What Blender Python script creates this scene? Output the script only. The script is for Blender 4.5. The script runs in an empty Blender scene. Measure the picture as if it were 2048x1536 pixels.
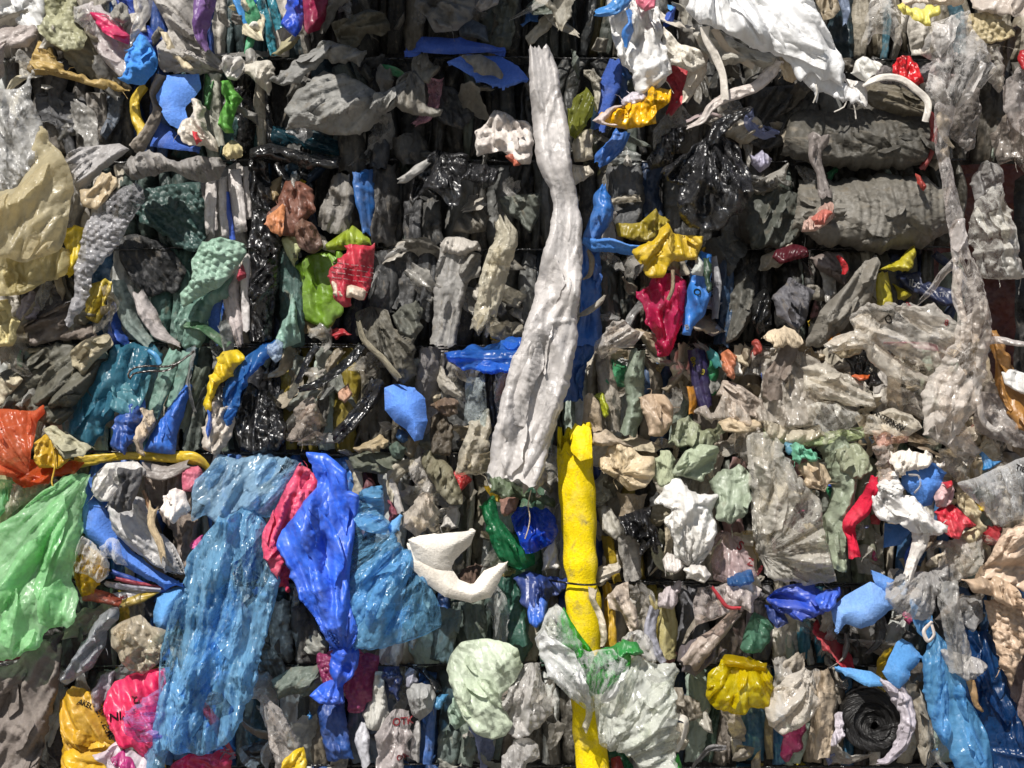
import bpy, math, random
import numpy as np
from mathutils import Vector
random.seed(7); rs = np.random.RandomState(7)
scene = bpy.context.scene
COL = scene.collection
D = 4600.0            # camera distance from the bale face, millimetres (photo: 1 px is about 1 mm there)
# ------------------------------------------------------------------ noise
def hsh(ix, iy, seed):
    n = (ix.astype(np.int64)*374761393 + iy.astype(np.int64)*668265263 + int(seed)*1442695041) & 0xffffffff
    n = ((n ^ (n >> 13))*1274126177) & 0xffffffff
    n = n ^ (n >> 16)
    return n/4294967296.0
def vnoise(x, y, seed):
    i = np.floor(x); j = np.floor(y); fx = x-i; fy = y-j
    ux = fx*fx*(3-2*fx); uy = fy*fy*(3-2*fy)
    a = hsh(i, j, seed); b = hsh(i+1, j, seed); c = hsh(i, j+1, seed); d = hsh(i+1, j+1, seed)
    return ((a*(1-ux)+b*ux)*(1-uy)+(c*(1-ux)+d*ux)*uy)*2-1
def tnoise(x, y, seed):            # facets with straight creases, like crumpled film
    s = (x+y)*0.3660254; xs = x+s; ys = y+s
    i = np.floor(xs); j = np.floor(ys); fx = xs-i; fy = ys-j
    a = hsh(i, j, seed); b = hsh(i+1, j, seed); c = hsh(i, j+1, seed); d = hsh(i+1, j+1, seed)
    return np.where(fx > fy, a*(1-fx)+b*(fx-fy)+d*fy, a*(1-fy)+c*(fy-fx)+d*fx)*2-1
def crumple(u, v, sc, seed, asp=1.0):
    u = u/asp
    z = 0
    for k, (f, a) in enumerate(((1, .52), (.5, .3), (.26, .14))):
        wx = vnoise(u/(sc*f*2.1)+9.1, v/(sc*f*2.1), seed+31+k)*.6
        wy = vnoise(u/(sc*f*2.1), v/(sc*f*2.1)+5.7, seed+57+k)*.6
        t = tnoise(u/(sc*f)+wx, v/(sc*f)+wy, seed+k*7)
        if k == 1: t = 1-2*np.abs(t)
        z = z+a*t
    return z
def fold(p, seed):
    i = np.floor(p); u = np.clip(p-i, 1e-4, 1-1e-4)
    hh = .3+.7*hsh(i, i*0, seed); c = .22+.56*hsh(i, i*0+3, seed)
    tri = np.where(u < c, u/c, (1-u)/(1-c))
    return hh*(.85*tri+.15*np.sqrt(np.sin(np.pi*u)))
def creases(u, v, seed, k=1.0, pm=1.0):          # straight V-shaped crease lines, as in film that was once folded
    z = 0
    for i, (w, a) in enumerate(((96, 13.0, ), (47, 6.0), (22, 2.6))):
        if i == 2: a = a*pm
        wx = .35*vnoise(u/(w*2.5), v/(w*2.5), seed+i); wy = .35*vnoise(u/(w*2.5)+8, v/(w*2.5), seed+i+3)
        t = tnoise(u/w+wx, v/w+wy, seed+11*i)
        z = z+a*k*(np.abs(t)*1.3-np.abs(tnoise(u/w*1.3+4, v/w*.8+wy, seed+11*i+5))*.9)
    return z
def ridges(u, v, seed, dens=1.0, iso=.3, lo=26, hi=190, k=1.0, lim=170):
    # spindle-shaped straight folds of many sizes, most of them running along the film
    R = np.random.RandomState(seed % 99991); z = np.zeros_like(u)
    u0, u1, v0, v1 = u.min(), u.max(), v.min(), v.max(); area = (u1-u0)*(v1-v0)
    n = int(min(lim, 5+dens*area/900.0))
    for i in range(n):
        L = lo*(hi/lo)**(R.rand()**1.6); w = L*R.uniform(.05, .16)+1.5; a = k*w*R.uniform(.35, .75)*(1 if R.rand() < .62 else -1)
        A = R.normal(0, .22) if R.rand() > iso else R.uniform(0, math.pi)
        cu = R.uniform(u0, u1); cv = R.uniform(v0, v1); ca, sa = math.cos(A), math.sin(A)
        du = u-cu; dv = v-cv; t = (du*ca+dv*sa)/(L*.5); m = np.abs(t) < 1
        if not m.any(): continue
        tm = t[m]; b = R.uniform(-.25, .25)*L*.3; c = (-du[m]*sa+dv[m]*ca)-b*(1-tm**2); ww = w*(1-tm**2)+.5
        q = np.abs(c)/ww; asy = np.where(c > 0, q*R.uniform(.7, 1.5), q*R.uniform(.7, 1.5))
        z[m] += a*(1-tm**2)*np.clip(1-asy, 0, 1)
    return z
def longfolds(u, v, w, a, seed, pm=1.0):
    z = 0
    for i, (f, g) in enumerate(((2.9, 1.7), (1.25, .9), (.55, .34))):
        ph = v/(w*f)+.45*vnoise(u/240., v/(w*f*4), seed+i)+.12*vnoise(u/70., v/(w*f*2), seed+i+9)
        fade = .25+.75*np.clip(.6+.9*vnoise(u/110.+seed, np.floor(ph)*3.7, seed+i+20), 0, 1.2)
        z = z+a*g*fold(ph, seed+i*5)*fade*(pm if i == 2 else 1)
    return z
# ------------------------------------------------------------------ outlines
def P(s):
    return [tuple(float(c) for c in q.split(',')) for q in s.split()]
def ragged(pts, amp, seed, step=5.0, smooth=True):
    pts = [np.array(p[:2]) for p in pts]; n = len(pts); out = []
    for i in range(n):
        p0, p1, p2, p3 = pts[i-1], pts[i], pts[(i+1) % n], pts[(i+2) % n]
        L = np.linalg.norm(p2-p1); m = max(1, int(L/step))
        tau = .13 if smooth else 0.0
        l0 = max(np.linalg.norm(p1-p0), 1); l2 = max(np.linalg.norm(p3-p2), 1)
        t1 = tau*((p1-p0)/l0+(p2-p1)/max(L, 1))*L; t2 = tau*((p2-p1)/max(L, 1)+(p3-p2)/l2)*L
        for k in range(m):
            t = k/m; a = 2*t**3-3*t**2+1; b = t**3-2*t**2+t; c = -2*t**3+3*t**2; d = t**3-t**2
            out.append(a*p1+b*t1+c*p2+d*t2)
    o = np.array(out); N = len(o)
    if amp > 0:
        tn = np.roll(o, -1, 0)-np.roll(o, 1, 0); tn /= (np.linalg.norm(tn, axis=1, keepdims=True)+1e-6)
        nm = np.stack([tn[:, 1], -tn[:, 0]], 1); s = np.arange(N)*step
        w = tnoise(s/23.0, s*0+3.3, seed)*1.1+tnoise(s/9.0, s*0+1.3, seed+1)*1.1+vnoise(s/60., s*0, seed+2)*.9
        gate = np.clip(vnoise(s/70.0, s*0+7, seed+5)*1.3+.75, .15, 1.3)
        o = o+nm*(w*gate*amp)[:, None]
    return o
def inside(x, y, poly):
    res = np.zeros(x.shape, bool); n = len(poly)
    for i in range(n):
        x1, y1 = poly[i-1]; x2, y2 = poly[i]
        if y1 == y2: continue
        c = ((y1 > y) != (y2 > y)) & (x < (x2-x1)*(y-y1)/(y2-y1)+x1)
        res ^= c
    return res
def nearest(x, y, poly):
    best = np.full(x.shape, 1e18); bx = x.copy(); by = y.copy(); n = len(poly)
    for i in range(n):
        x1, y1 = poly[i-1]; x2, y2 = poly[i]; dx = x2-x1; dy = y2-y1
        t = np.clip(((x-x1)*dx+(y-y1)*dy)/(dx*dx+dy*dy+1e-9), 0, 1)
        qx = x1+t*dx; qy = y1+t*dy; d = (x-qx)**2+(y-qy)**2
        m = d < best; best = np.where(m, d, best); bx = np.where(m, qx, bx); by = np.where(m, qy, by)
    return np.sqrt(best), bx, by
# ------------------------------------------------------------------ mesh linking
ALL = []            # every placed thing, for labels, culling and prints
def deep(z):
    return np.where(z > 40, 40+(z-40)*1.5, np.where(z < 0, z*1.5, z))
def world(px, py, z, hm):
    z = deep(z); k = (D-float(deep(np.float64(hm))))/D
    return (px-1024)/1000.0*k, -z/1000.0, (768-py)/1000.0*k
def build(name, px, py, z, faces, uv, m, hm, parent=None, smooth=True):
    X, Y, Z = world(px, py, z, hm)
    c = (float(X.mean()), float(Y.max())+.0, float(Z.mean()))
    co = np.stack([X-c[0], Y-c[1], Z-c[2]], 1).astype(np.float32)
    me = bpy.data.meshes.new(name)
    faces = np.asarray(faces, np.int32); nf, k = faces.shape
    me.vertices.add(len(co)); me.vertices.foreach_set('co', co.ravel())
    me.loops.add(nf*k); me.loops.foreach_set('vertex_index', faces.ravel())
    me.polygons.add(nf); me.polygons.foreach_set('loop_start', np.arange(0, nf*k, k, dtype=np.int32))
    me.update(calc_edges=True)
    me.polygons.foreach_set('use_smooth', np.full(nf, smooth))
    ul = me.uv_layers.new(name='flow')
    ul.data.foreach_set('uv', (uv[faces.ravel()]/1000.0).astype(np.float32).ravel())
    me.materials.append(m)
    me.validate()
    o = bpy.data.objects.new(name, me); COL.objects.link(o)
    if parent: 
        o.parent = parent; o.location = Vector(c)-parent.location
    else: o.location = c
    return o
def tag(o, label, cat, group=None):
    lb = ' '.join(label.replace('|', ' ').split())
    o['label'] = lb; o['category'] = cat
    if group: o['group'] = group
def reg(o, label, cat, poly, h, px, py, z, group=None, landmark=True):
    tag(o, label, cat, group)
    ALL.append(dict(o=o, short=label.split('|')[0].strip(), poly=poly, h=h, c=poly.mean(0), px=px, py=py, z=z,
                    bb=(poly[:, 0].min(), poly[:, 1].min(), poly[:, 0].max(), poly[:, 1].max()), lm=landmark))
    return o
LAST = {}; SEED = [100]; EXC = 1.5; CRK = 1.0; PLK = 1.35; RGK = 1.0; SZK = .12
def nseed():
    SEED[0] += 17; return SEED[0]
# ------------------------------------------------------------------ sheet: a traced outline, domed, pleated and crumpled
def sheet_geo(pts, h, step=3.4, rag=3.8, drop=5, roll=6, flatk=.45, bulge=10, tilt=14, dr=9, cr=7, sc=34, asp=1.0, ang=90,
              pl=None, bub=0, seed=0, smooth=True, it=34):
    poly = ragged(pts, rag, seed, smooth=smooth)
    x0, y0 = poly.min(0); x1, y1 = poly.max(0)
    area = (x1-x0)*(y1-y0)
    if not bub and it > 0 and area < 26000: cr = cr*1.25+2
    if area < 9000: step = min(step, 2.6)
    if area < 2500: step = min(step, 2.0)
    gx = np.arange(x0-step, x1+2*step, step); gy = np.arange(y0-step, y1+2*step, step)
    X, Y = np.meshgrid(gx, gy); sh = X.shape; x = X.ravel(); y = Y.ravel()
    # jitter so the lattice never shows
    ins = inside(x, y, poly); d, bx, by = nearest(x, y, poly)
    x = np.where(ins, x, bx); y = np.where(ins, y, by); d = np.where(ins, d, 0)
    I = ins.reshape(sh); any4 = I[:-1, :-1] | I[1:, :-1] | I[:-1, 1:] | I[1:, 1:]
    idx = np.arange(sh[0]*sh[1]).reshape(sh)
    q = np.stack([idx[:-1, :-1], idx[1:, :-1], idx[1:, 1:], idx[:-1, 1:]], -1)[any4]
    used = np.unique(q); mp = np.zeros(len(x), int); mp[used] = np.arange(len(used)); q = mp[q]
    x = x[used]; y = y[used]; d = d[used]
    if len(x) == 0: raise ValueError('empty sheet')
    dm = max(d.max(), 4); cx, cy = poly.mean(0)
    r = min(roll, dm*.8)
    e = np.clip(d/r, 0, 1); prof = np.sqrt(1-(1-e)**2)
    if pl is None and it > 0: R0 = np.random.RandomState(seed % 9973); pl = (max(8, dm*R0.uniform(.35, .7)), min(9, 3+cr*.35), ang+R0.uniform(-35, 35))
    cu = .55+1.1*vnoise(x/38.0+3, y/38.0, seed+2)
    z = h+drop*cu*(prof-1)+bulge*flatk*(1-(1-d/dm)**2)
    z += tilt*((y-cy)/max(y1-y0, 20))*2*.5
    z += dr*vnoise(x/95.0+seed*.37, y/95.0, seed+3)+dr*.5*tnoise(x/75.0+seed*.37+.5*vnoise(x/80, y/80, seed), y/75.0+.5*vnoise(x/80, y/80, seed+1), seed+4)
    sz = 0*z; fine = 0*z
    if pl and len(pl) >= 4:                                     # radial pleats from a gather point: (per radian, amp, gx, gy)
        n, a, qx, qy = pl[:4]; rr = np.hypot(x-qx, y-qy); a0 = math.atan2(cy-qy, cx-qx); an = np.arctan2(y-qy, x-qx)-a0; an = (an+math.pi) % (2*math.pi)-math.pi
        u = rr; v = an*max(rr.mean(), 30)
        ph = an*n+.6*vnoise(rr/90.0, an*2, seed+8)+.3*vnoise(rr/33.0, an*6, seed+9)
        wl = max(rr.mean(), 30)/n; fine = longfolds(u, v, wl*.8, a*PLK, seed+11)*np.clip(rr/90.0, .2, 1)*(.5+.5*prof)
        z -= (1-np.clip(rr/60.0, 0, 1))*12
        Ux = (x-qx)/(rr+1); Uy = (y-qy)/(rr+1)
    else:
        A = math.radians(pl[2] if pl else ang)
        u = x*math.cos(A)+y*math.sin(A); v = -x*math.sin(A)+y*math.cos(A); Ux = x*0+math.cos(A); Uy = x*0+math.sin(A)
        if pl:                                                  # parallel pleats: (wavelength, amp, angle)
            w, a = pl[:2]
            ph = v/w+.8*vnoise(u/120.0, v/60., seed+8)+.4*vnoise(u/40.0, v/20.0, seed+9)
            fine = longfolds(u, v, w, a*PLK, seed+11)*(.5+.5*prof)
    a_ = pl[1] if pl else 0
    pm = np.clip(.55+1.1*vnoise(x/64.+seed, y/64., seed+33), .12, 1.35)      # crumpled here, taut there
    fine = fine*(.35+.65*pm)
    if it > 0:
        rg = ridges(u, v, seed+60, .25+cr/12.0, iso=min(.85, .03+cr/(55. if pl else 22.)), lo=22, hi=80+sc*3.2, k=RGK*min(1.2, .45+cr/22.))
        if cr > 8: rg = rg+ridges(u, v, seed+90, cr/6.0, iso=.5, lo=10, hi=38, k=RGK*min(1.1, (cr-6)/8.))*np.clip(pm, .3, 1)
        if area < 9000 and cr > 3: rg = rg+ridges(u, v, seed+120, 5, iso=.55, lo=8, hi=max(18, dm*2.2), k=RGK*.95, lim=40)
        z = z+fine+rg*np.clip(d/6, .5, 1)+(1.2+cr*.16)*crumple(u, v, 15, seed+20, 2.0)*pm
    else: z = z+fine+cr*crumple(u, v, sc, seed+20, asp)
    if bub:
        A2 = math.radians(ang+17); uu = x*math.cos(A2)+y*math.sin(A2); vv = -x*math.sin(A2)+y*math.cos(A2)
        uu = uu+4*vnoise(x/50, y/50, seed+40); vv = vv+4*vnoise(x/50+9, y/50, seed+41)
        row = np.round(vv/(bub*.866)); off = (row % 2)*.5
        du = uu/bub-off; du = (du-np.round(du))*bub; dv = vv-row*bub*.866
        rr = np.sqrt(du*du+dv*dv)/(bub*.47)
        hb = .25+.75*hsh(np.round(uu/bub-off), row, seed+3); hb = np.where(hb < .36, hb*.35, np.maximum(hb, .6))
        z += bub*.40*hb*np.sqrt(np.clip(1-rr**2.2, 0, 1))
    uv = np.stack([u, v], 1)+seed*3.1
    LAST['ang'] = np.arctan2(Uy, Ux)
    return x, y, z, q, uv, poly
def flaps(o, m, h, x, y, z, poly, seed, n, big=1.0):
    # film doubled over on itself: wedges lying on the piece, one edge standing proud
    R_ = np.random.RandomState(seed+5); ang = LAST['ang']; w = max(np.ptp(poly[:, 0]), np.ptp(poly[:, 1])); made = 0; X0, Y0, Z0 = x, y, z
    for t in range(n*3):
        if made >= n: break
        i = R_.randint(len(X0)); a = ang[i]+R_.normal(0, .22); L = big*w*R_.uniform(.22, .5); wd = min(46, L*R_.uniform(.10, .26))+5
        if wd < 7: continue
        c, s_ = math.cos(a), math.sin(a); pts = []
        for uu, vv in ((-.5, -.1), (-.2, -.55), (.12, -.42), (.5, -.5*R_.rand()), (.46, .1), (.1, .4), (-.25, .45)):
            uu += R_.uniform(-.06, .06); vv += R_.uniform(-.12, .12)
            pts.append((X0[i]+uu*L*c-vv*wd*s_*1.3, Y0[i]+uu*L*s_+vv*wd*c*1.3))
        for k in range(5):
            P_ = np.array(pts); ok = inside(P_[:, 0], P_[:, 1], poly)
            if ok.all(): break
            pts = [p if k_ else (X0[i]+(p[0]-X0[i])*.72, Y0[i]+(p[1]-Y0[i])*.72) for p, k_ in zip(pts, ok)]
        else: continue
        try: fx, fy, fz, fq, fuv, fp = sheet_geo(pts, 0, seed=seed+31*t, rag=2.2, drop=0, bulge=0, tilt=0, dr=0, cr=3, sc=30, pl=(max(7, wd*.5), 3.2, math.degrees(a)), step=3.0)
        except Exception: continue
        side = np.clip(((-(fx-X0[i])*s_+(fy-Y0[i])*c)/(wd*.6)), -1, 1)*(1 if R_.rand() < .6 else -1)
        near = (np.abs(X0-X0[i]) < L*.6+12) & (np.abs(Y0-Y0[i]) < L*.6+12); xn, yn, zn = X0[near], Y0[near], Z0[near]
        pz = np.empty(len(fx))
        for j in range(0, len(fx), 200):
            d2 = (fx[j:j+200, None]-xn)**2+(fy[j:j+200, None]-yn)**2; ix = np.argpartition(d2, min(4, d2.shape[1]-1), axis=1)[:, :4]
            pz[j:j+200] = zn[ix].mean(1)
        z_ = pz+fz*.6+3.5+R_.uniform(4, 10)*side
        build('fold_flap', fx, fy, z_, fq, fuv, mat(m), h, o); made += 1
def threads(o, m, h, x, y, z, poly, seed):
    R_ = np.random.RandomState(seed+9); X = []; Y = []; Z = []; F = []; UV = []; base = 0; c = poly.mean(0)
    for t in range(R_.randint(1, 4)):
        X = []; Y = []; Z = []; F = []; UV = []; base = 0
        i = R_.randint(len(poly)); p = poly[i]; j = int(np.argmin((x-p[0])**2+(y-p[1])**2)); L = R_.uniform(8, 30); a = math.atan2(p[1]-c[1], p[0]-c[0])+R_.normal(0, .7)
        q = [(p[0]-3*math.cos(a), p[1]-3*math.sin(a), z[j])]
        for k in range(1, 7):
            a += R_.normal(0, .35); q.append((q[-1][0]+L/6*math.cos(a), q[-1][1]+L/6*math.sin(a)+.4*k, q[-1][2]+R_.normal(.5, 1.2)))
        r0 = R_.uniform(.6, 1.3)
        for k, w_ in enumerate(q):
            for s_ in range(3):
                A = 2.1*s_; rr = r0*(1-.1*k); X.append(w_[0]+rr*math.cos(A)); Y.append(w_[1]+rr*math.sin(A)); Z.append(w_[2]+rr*math.sin(A+1)); UV.append((k*4., s_))
        for k in range(6):
            for s_ in range(3): F.append((base+k*3+s_, base+k*3+(s_+1) % 3, base+(k+1)*3+(s_+1) % 3, base+(k+1)*3+s_))
        build('loose_thread', np.array(X), np.array(Y), np.array(Z), F, np.array(UV), mat(m), h, o)
def find(sub):
    for it in ALL:
        if sub in it['o']['label']: return it['o']
    raise KeyError(sub)
def S(name, label, cat, m, h, pts, group=None, parent=None, solid=0, landmark=True, of=None, **k):
    if of: parent = find(of)
    sd = k.pop('seed', None) or nseed()
    if isinstance(pts, str): pts = P(pts)
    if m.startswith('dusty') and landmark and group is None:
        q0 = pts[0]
        if 640 < q0[0] < 1700 and q0[1] < 700 and 'large grey dusty' not in (label or ''): a_ = m.split(); m = f"{a_[0]} {a_[1]} {a_[2] if len(a_) > 2 else 1.0} .68"  # upper-centre dusty pieces: shade put into the colour
    if m.startswith('foam') or solid:
        k.setdefault('drop', 3); k['roll'] = min(k.get('roll', 5), 30); k.setdefault('it', 0); k.setdefault('flatk', 1.0); k.setdefault('rag', 1.6); k['cr'] = min(k.get('cr', 1), 4)*.5; k.setdefault('dr', 7)
        k['roll'] = min(k['roll'], 10); k['bulge'] = k.get('bulge', 8)*.8; k['tilt'] = k.get('tilt', 14)*1.2; k['smooth'] = False; k['drop'] = 0; k['cr'] *= .5
        if m.startswith('satin'): k['drop'] = 6
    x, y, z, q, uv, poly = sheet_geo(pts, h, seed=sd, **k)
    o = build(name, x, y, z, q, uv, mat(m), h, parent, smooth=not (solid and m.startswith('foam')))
    if solid:
        s = o.modifiers.new('thickness', 'SOLIDIFY'); s.thickness = solid*1.3/1000.0; s.offset = -1
    if parent is None:
        reg(o, label, cat, poly, h, x, y, z, group, landmark)
        ar = np.ptp(poly[:, 0])*np.ptp(poly[:, 1])
        if ar > 4200 and not solid and not k.get('bub') and not m.startswith(('foam', 'fibre')) and name not in ('package',): flaps(o, m, h, x, y, z, poly, sd, int(min(7, 1+ar/7000)))
        if landmark and sd % 3 != 0 and m.split()[0] in ('film', 'dusty', 'clear', 'fibre', 'fabric', 'stretch'): threads(o, m, h, x, y, z, poly, sd)
    elif label: o['label'] = label.split('|')[0]
    return o
# ------------------------------------------------------------------ ribbon: a path with a width, pleated along its length
def ribbon_geo(pts, h, step=3.4, bulge=None, n=None, pa=None, cr=4, sc=24, asp=2.2, rag=.1, end=6, xp=0, tilt=0, dr=6,
               twist=0, pinch=0, seed=0, flat=0.0, it=26, lean=1.0):
    p = np.array([q[:2] for q in pts], float); w = np.array([q[2] for q in pts], float)
    hh = np.array([q[3] if len(q) > 3 else 0 for q in pts], float)
    # catmull-rom resample
    if w.max() < 40: step = 2.5
    P2 = np.vstack([2*p[0]-p[1], p, 2*p[-1]-p[-2]])
    xs = []; ws = []; hs = []
    for i in range(len(p)-1):
        a, b, c, d = P2[i:i+4]; L = np.linalg.norm(c-b); m = max(2, int(L/step))
        for k in range(m):
            t = k/m
            xs.append(.5*((2*b)+(-a+c)*t+(2*a-5*b+4*c-d)*t*t+(-a+3*b-3*c+d)*t**3)); tt = t*t*(3-2*t)
            ws.append(w[i]*(1-tt)+w[i+1]*tt); hs.append(hh[i]*(1-tt)+hh[i+1]*tt)
    xs.append(p[-1]); ws.append(w[-1]); hs.append(hh[-1])
    c = np.array(xs); ws = np.array(ws); hs = np.array(hs); N = len(c)
    tg = np.gradient(c, axis=0); tg /= (np.linalg.norm(tg, axis=1, keepdims=True)+1e-9)
    nm = np.stack([-tg[:, 1], tg[:, 0]], 1); s = np.concatenate([[0], np.cumsum(np.linalg.norm(np.diff(c, axis=0), axis=1))])
    wm = ws.max(); T = max(5, int(wm/step)+2); t = np.linspace(-1, 1, T)
    Sg, Tg = np.meshgrid(s, t, indexing='ij')
    hw = (ws/2)[:, None]
    el = 1+rag*(tnoise(Sg/26., Sg*0, seed)+.7*tnoise(Sg/9., Sg*0, seed+1))*(Tg < 0)+rag*(tnoise(Sg/26., Sg*0+50, seed+2)+.7*tnoise(Sg/9., Sg*0+9, seed+3))*(Tg > 0)
    off = Tg*hw*el
    x = c[:, 0][:, None]+nm[:, 0][:, None]*off; y = c[:, 1][:, None]+nm[:, 1][:, None]*off
    L = s[-1]
    endw = np.clip(1-Sg/(L*.25+1), 0, 1)**2*-1+np.clip((Sg-L*.75)/(L*.25+1), 0, 1)**2
    rg = end*(tnoise(Tg*wm/30., Tg*0+3, seed+5)+tnoise(Tg*wm/11., Tg*0+3, seed+6)*.45)*endw
    x = x+tg[:, 0][:, None]*rg; y = y+tg[:, 1][:, None]*rg
    if bulge is None: bulge = .13*wm+2
    else: bulge = bulge*.75
    sec = np.sqrt(np.clip(1-np.abs(Tg)**2.6, 0, 1)); rx = hsh(np.array([seed]), np.array([5]), 3)[0]*2-1
    if flat: sec = np.clip(sec/(1-flat), 0, 1)
    en = np.clip(np.minimum(Sg, L-Sg)/max(L*.3, 1), 0, 1); en = np.sqrt(1-(1-en)**2)
    z = h+hs[:, None]+bulge*sec*(ws/wm)[:, None]*((1-pinch)+pinch*en)-pinch*8*(1-en)
    if n is None: n = max(1.0, wm/13.0)
    if pa is None: pa = min(7, wm*.12)
    z = z+lean*Tg*hw*(rx*.5+.35*vnoise(Sg/70., Sg*0, seed+50))
    sz = 0*z
    if n > 0:
        ph = Tg*n*.38+.9*vnoise(Sg/80., Tg*1.3, seed+8)+.35*vnoise(Sg/28., Tg*3, seed+9)+twist*Sg/100.
        sz = sz+min(2.2, .6+cr*.15)*crumple(Sg, off, 15, seed+20, 2.0)*sec+longfolds(Sg, off, wm/n*.8, pa*.62, seed+10)*(.4+.6*sec)
    if xp:
        ph = Sg/xp+.5*vnoise(Sg/90., Tg*1.3, seed+13)
        sz = sz+pa*.8*fold(ph+40, seed+14)*sec
    z = z+dr*vnoise(x/80., y/80., seed+21)+tilt*(Sg/L-.5)
    pm = np.clip(.6+1.1*vnoise(Sg/60.+seed, off/50., seed+33), .15, 1.35)
    z = z+sz+ridges(Sg, off, seed+60, .25+cr/9., iso=min(.7, .06+cr/24.), lo=14, hi=min(150, wm*2.2+20), k=RGK*min(1, wm/50.+.25)*min(1.2, .6+cr/20.))*sec
    idx = np.arange(N*T).reshape(N, T)
    q = np.stack([idx[:-1, :-1], idx[1:, :-1], idx[1:, 1:], idx[:-1, 1:]], -1).reshape(-1, 4)
    uv = np.stack([Sg.ravel(), off.ravel()], 1)+seed*3.1
    LAST['ang'] = np.repeat(np.arctan2(tg[:, 1], tg[:, 0]), T)
    l = np.stack([x[:, 0], y[:, 0]], 1); r = np.stack([x[:, -1], y[:, -1]], 1)
    poly = np.vstack([l, r[::-1]])
    return x.ravel(), y.ravel(), z.ravel(), q, uv, poly
def R(name, label, cat, m, h, pts, group=None, parent=None, solid=0, landmark=True, of=None, **k):
    if of: parent = find(of)
    sd = k.pop('seed', None) or nseed()
    if isinstance(pts, str): pts = P(pts)
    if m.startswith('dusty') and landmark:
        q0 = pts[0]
        if 640 < q0[0] < 1700 and q0[1] < 700 and 'large grey dusty' not in (label or ''): a_ = m.split(); m = f"{a_[0]} {a_[1]} {a_[2] if len(a_) > 2 else 1.0} .68"  # same upper-centre shade, multiplied into the ribbon's colour
    if name in ('strap', 'strap_loop'): k['flat'] = .8; k['n'] = 0; k['cr'] = 1; k['bulge'] = 2.5; k['lean'] = 1.6; k['rag'] = .02; k['dr'] = 4; k['end'] = 2
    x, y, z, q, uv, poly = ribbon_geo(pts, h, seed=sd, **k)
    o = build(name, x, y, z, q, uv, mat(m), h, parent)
    if solid:
        s = o.modifiers.new('thickness', 'SOLIDIFY'); s.thickness = solid/1000.0; s.offset = 0
    if parent is None:
        reg(o, label, cat, poly, h, x, y, z, group, landmark)
        wm = max(q[2] for q in pts); Lr = abs(pts[-1][1]-pts[0][1])+abs(pts[-1][0]-pts[0][0])
        if wm > 34 and not m.startswith('foam') and landmark: flaps(o, m, h, x, y, z, poly, sd, int(min(6, 1+wm*Lr/9000)), .7)
    elif label: o['label'] = label.split('|')[0]
    return o
def tube_obj(name, pts, m, hm, rad, parent=None, sides=8, radf=None):      # pts: x,y,z
    p = np.array(pts, float); n = len(p); X = []; Y = []; Z = []; UV = []
    for i in range(n):
        a = p[max(i-1, 0)]; b = p[min(i+1, n-1)]; t = (b-a)/(np.linalg.norm(b-a)+1e-9)
        u = np.cross(t, [0, 0, 1.0]); u = u/(np.linalg.norm(u)+1e-9) if np.linalg.norm(u) > 1e-3 else np.array([1., 0, 0])
        v = np.cross(t, u); r = rad if radf is None else radf[i]
        for k in range(sides):
            A = 2*math.pi*k/sides; q = p[i]+u*math.cos(A)*r+v*math.sin(A)*r
            X.append(q[0]); Y.append(q[1]); Z.append(q[2]); UV.append((i*10, k*r))
    f = []
    for i in range(n-1):
        for k in range(sides):
            f.append((i*sides+k, i*sides+(k+1) % sides, (i+1)*sides+(k+1) % sides, (i+1)*sides+k))
    return build(name, np.array(X), np.array(Y), np.array(Z), f, np.array(UV, float), mat(m), hm, parent)
def smoothpath(pts, step=8):
    p = np.array(pts, float); q = np.vstack([2*p[0]-p[1], p, 2*p[-1]-p[-2]]); out = []
    for i in range(len(p)-1):
        a, b, c, d = q[i:i+4]; m = max(2, int(np.linalg.norm(c-b)/step))
        for k in range(m):
            t = k/m; out.append(.5*((2*b)+(-a+c)*t+(2*a-5*b+4*c-d)*t*t+(-a+3*b-3*c+d)*t**3))
    out.append(p[-1]); return np.array(out)
def W(name, label, cat, m, pts, rad=2.0, group=None, landmark=True):                        # wires, cords, threads: x,y,z points
    p = smoothpath(P(pts) if isinstance(pts, str) else pts)
    o = tube_obj(name, p, m, float(p[:, 2].mean()), rad)
    poly = np.vstack([p[:, :2]+[0, rad], p[::-1, :2]-[0, rad]])
    reg(o, label, cat, poly, float(p[:, 2].mean()), p[:, 0], p[:, 1], p[:, 2], group, landmark)
    return o
# ------------------------------------------------------------------ materials
def lin(hx):
    hx = hx.lstrip('#'); c = [int(hx[i:i+2], 16)/255 for i in (0, 2, 4)]
    return tuple(((v+.055)/1.055)**2.4 if v > .04045 else v/12.92 for v in c)
KIND = dict(  # rough, translucent, transparent, dirt, grain mm, facet slope, spec, stretch, streak mm
    film=(.42, .24, .00, .22, .05, .42, .5, 2, .07),
    dusty=(.56, .12, .00, .50, .20, .45, .4, 2, .12),
    gloss=(.26, .03, .00, .08, .00, .60, .7, 2, .08),
    satin=(.38, .26, .00, .16, .00, .22, .6, 2, .05),
    clear=(.20, .32, .58, .20, .02, .60, .8, 2, .10),
    veil=(.11, .22, .66, .10, .00, .50, .8, 2, .10),
    tint=(.27, .58, .16, .10, .00, .28, .7, 2, .06),
    stretch=(.12, .42, .62, .02, .00, .50, .9, 3.4, .12),
    foam=(.85, .00, .00, .10, .40, .02, .2, 1, .0),
    fabric=(.9, .12, .00, .25, .35, .10, .2, 1, .1),
    fibre=(.8, .15, .00, .35, .6, .4, .25, 5, .6),
)
MC = {}
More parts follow.
